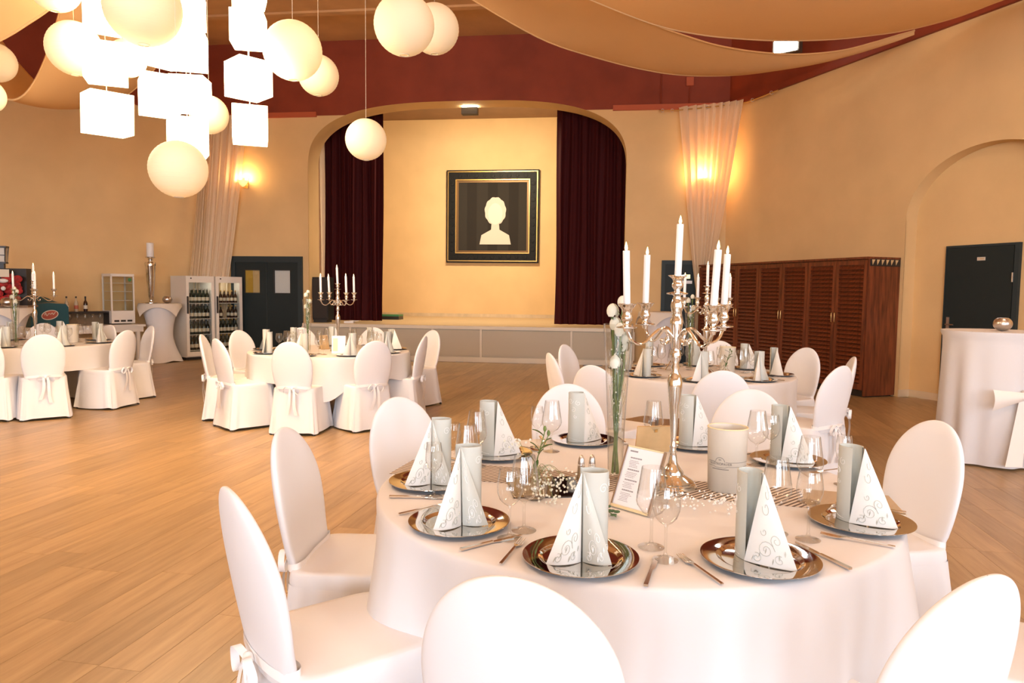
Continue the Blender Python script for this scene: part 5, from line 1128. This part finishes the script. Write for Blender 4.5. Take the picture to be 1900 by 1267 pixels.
LB = [('pale liquor bottle standing on the dark bar shelf, nearest the teal ice box', mt['bottleclear'], mt['labelp']), ('rosy liquor bottle standing in the middle of the dark bar shelf', mt['bottleclear'], mt['labelr']), ('dark liquor bottle standing on the bar shelf, nearest the display cooler', mt['bottlebrown'], mt['labelp'])]
for i, (lb, m1, m2) in enumerate(LB): o = bottle('liquor_bottle', m1, m2, mt['dark'], .95); o['label'] = lb; o.location = bp(-1.2 + i * .16, .1, 1.01)
for i in range(5): FW.put(bp(-1.2 + i * .13, -.02, .762), 0, 'clear glass stored under the dark bar shelf', 'glasses under the bar shelf')
tb = thing('ice_box', 'teal ice cream box with red oval emblem and curved lid on the bar table', 'freezer', bp(-1.62, -.05), frz)
pf = [(-.30, 0), (.30, 0), (.30, .34), (.26, .40), (.0, .42), (-.22, .40), (-.30, .30)]
n = len(pf); MB().add([(x, -.25, z) for x, z in pf] + [(x, .25, z) for x, z in pf], [tuple(range(n)), tuple(reversed(range(n, 2 * n)))] + [((i + 1) % n, i, n + i, n + (i + 1) % n) for i in range(n)]).build('box_body', mt['tealbox'], tb, False)
def fl3(u, v): return (-.3 + .6 * u, .1 + .15 * v, .42 + .12 * math.sin(PI * min(1, u * .9 + .1)) * v + .0)
MB().grid(14, 5, fl3).build('curved_lid', mt['tealbox'], tb)
def oval(rx, rz_, y, m, nm, par):
    g = MB(); g.lathe([(0, 0), (1, 0), (1, .003), (0, .003)], 28); g.v = [(.0 + a * rx, y - cc_, .21 + b * rz_ + a * .02) for a, b, cc_ in g.v]; return g.build(nm, m, par)
oval(.135, .085, -.251, mt['logow'], 'emblem_rim', tb); lg = oval(.12, .07, -.2545, mt['logored'], 'emblem', tb)
g = MB(); g.tube(spline([(-.085 + .017 * i, -.259, .205 + .02 * math.sin(i * 2.1) + (.02 if i in (1, 5) else 0) + .0035 * i) for i in range(11)], 3), .006, 5); g.build('emblem_script', mt['logow'], lg)
# red decoration and lantern on the rear cocktail table
rx_, ry_ = -8.12, 11.5
t = thing('red_decoration', 'red plush figure decoration with white trim in front of a black box', 'decoration', (rx_, ry_, 1.13), .2)
MB().box(-.28, .3, .02, .2, 0, .62).build('black_box', mt['shelf'], t, False)
g = MB(); rq = random.Random(3)
for i in range(26): g.ball((rq.uniform(-.26, .22), rq.uniform(-.14, -.04), rq.uniform(.1, .52)), rq.uniform(.04, .085), 8, 6, (1.2, .7, rq.uniform(.6, 1.2)))
g.build('red_body', mt['redplush'], t)
MB().ball((.06, -.2, .42), .05, 8, 6, (1.5, 1, .7)).ball((-.2, -.14, .52), .06, 8, 6).ball((.06, -.2, .3), .035, 8, 6).build('white_trim', mt['salt'], t); MB().box(0, .13, -.16, -.15, .48, .6).build('paper_tag', mt['labelp'], t, False)
MB().box(-.34, .36, -.1, .26, 0, .03).build('tray', mt['ply'], t, False)
t = thing('street_lantern', 'small dark framed lantern with pale panes above the red decoration', 'lantern', (rx_ - .12, ry_ + .1, 1.75), .35); t.scale = (.66, .66, .85)
MB().box(-.07, .07, -.07, .07, 0, .1).build('foot', mt['shelf'], t, False)
g = MB()
for sx in (-1, 1):
    for sy in (-1, 1): g.tube([(sx * .1, sy * .1, .12), (sx * .125, sy * .125, .40)], .012, 5)
g.box(-.12, .12, -.12, .12, .09, .12).box(-.14, .14, -.14, .14, .39, .42).box(-.125, .125, -.125, -.115, .24, .255); g.build('frame', mt['shelf'], t, False)
for sx, sy in ((0, -1), (1, 0), (-1, 0), (0, 1)): MB().cbox((sx * .108, sy * .108, .255), (.2 if sy else .006, .2 if sx else .006, .26)).build('pane', mt['frost'], t, False)
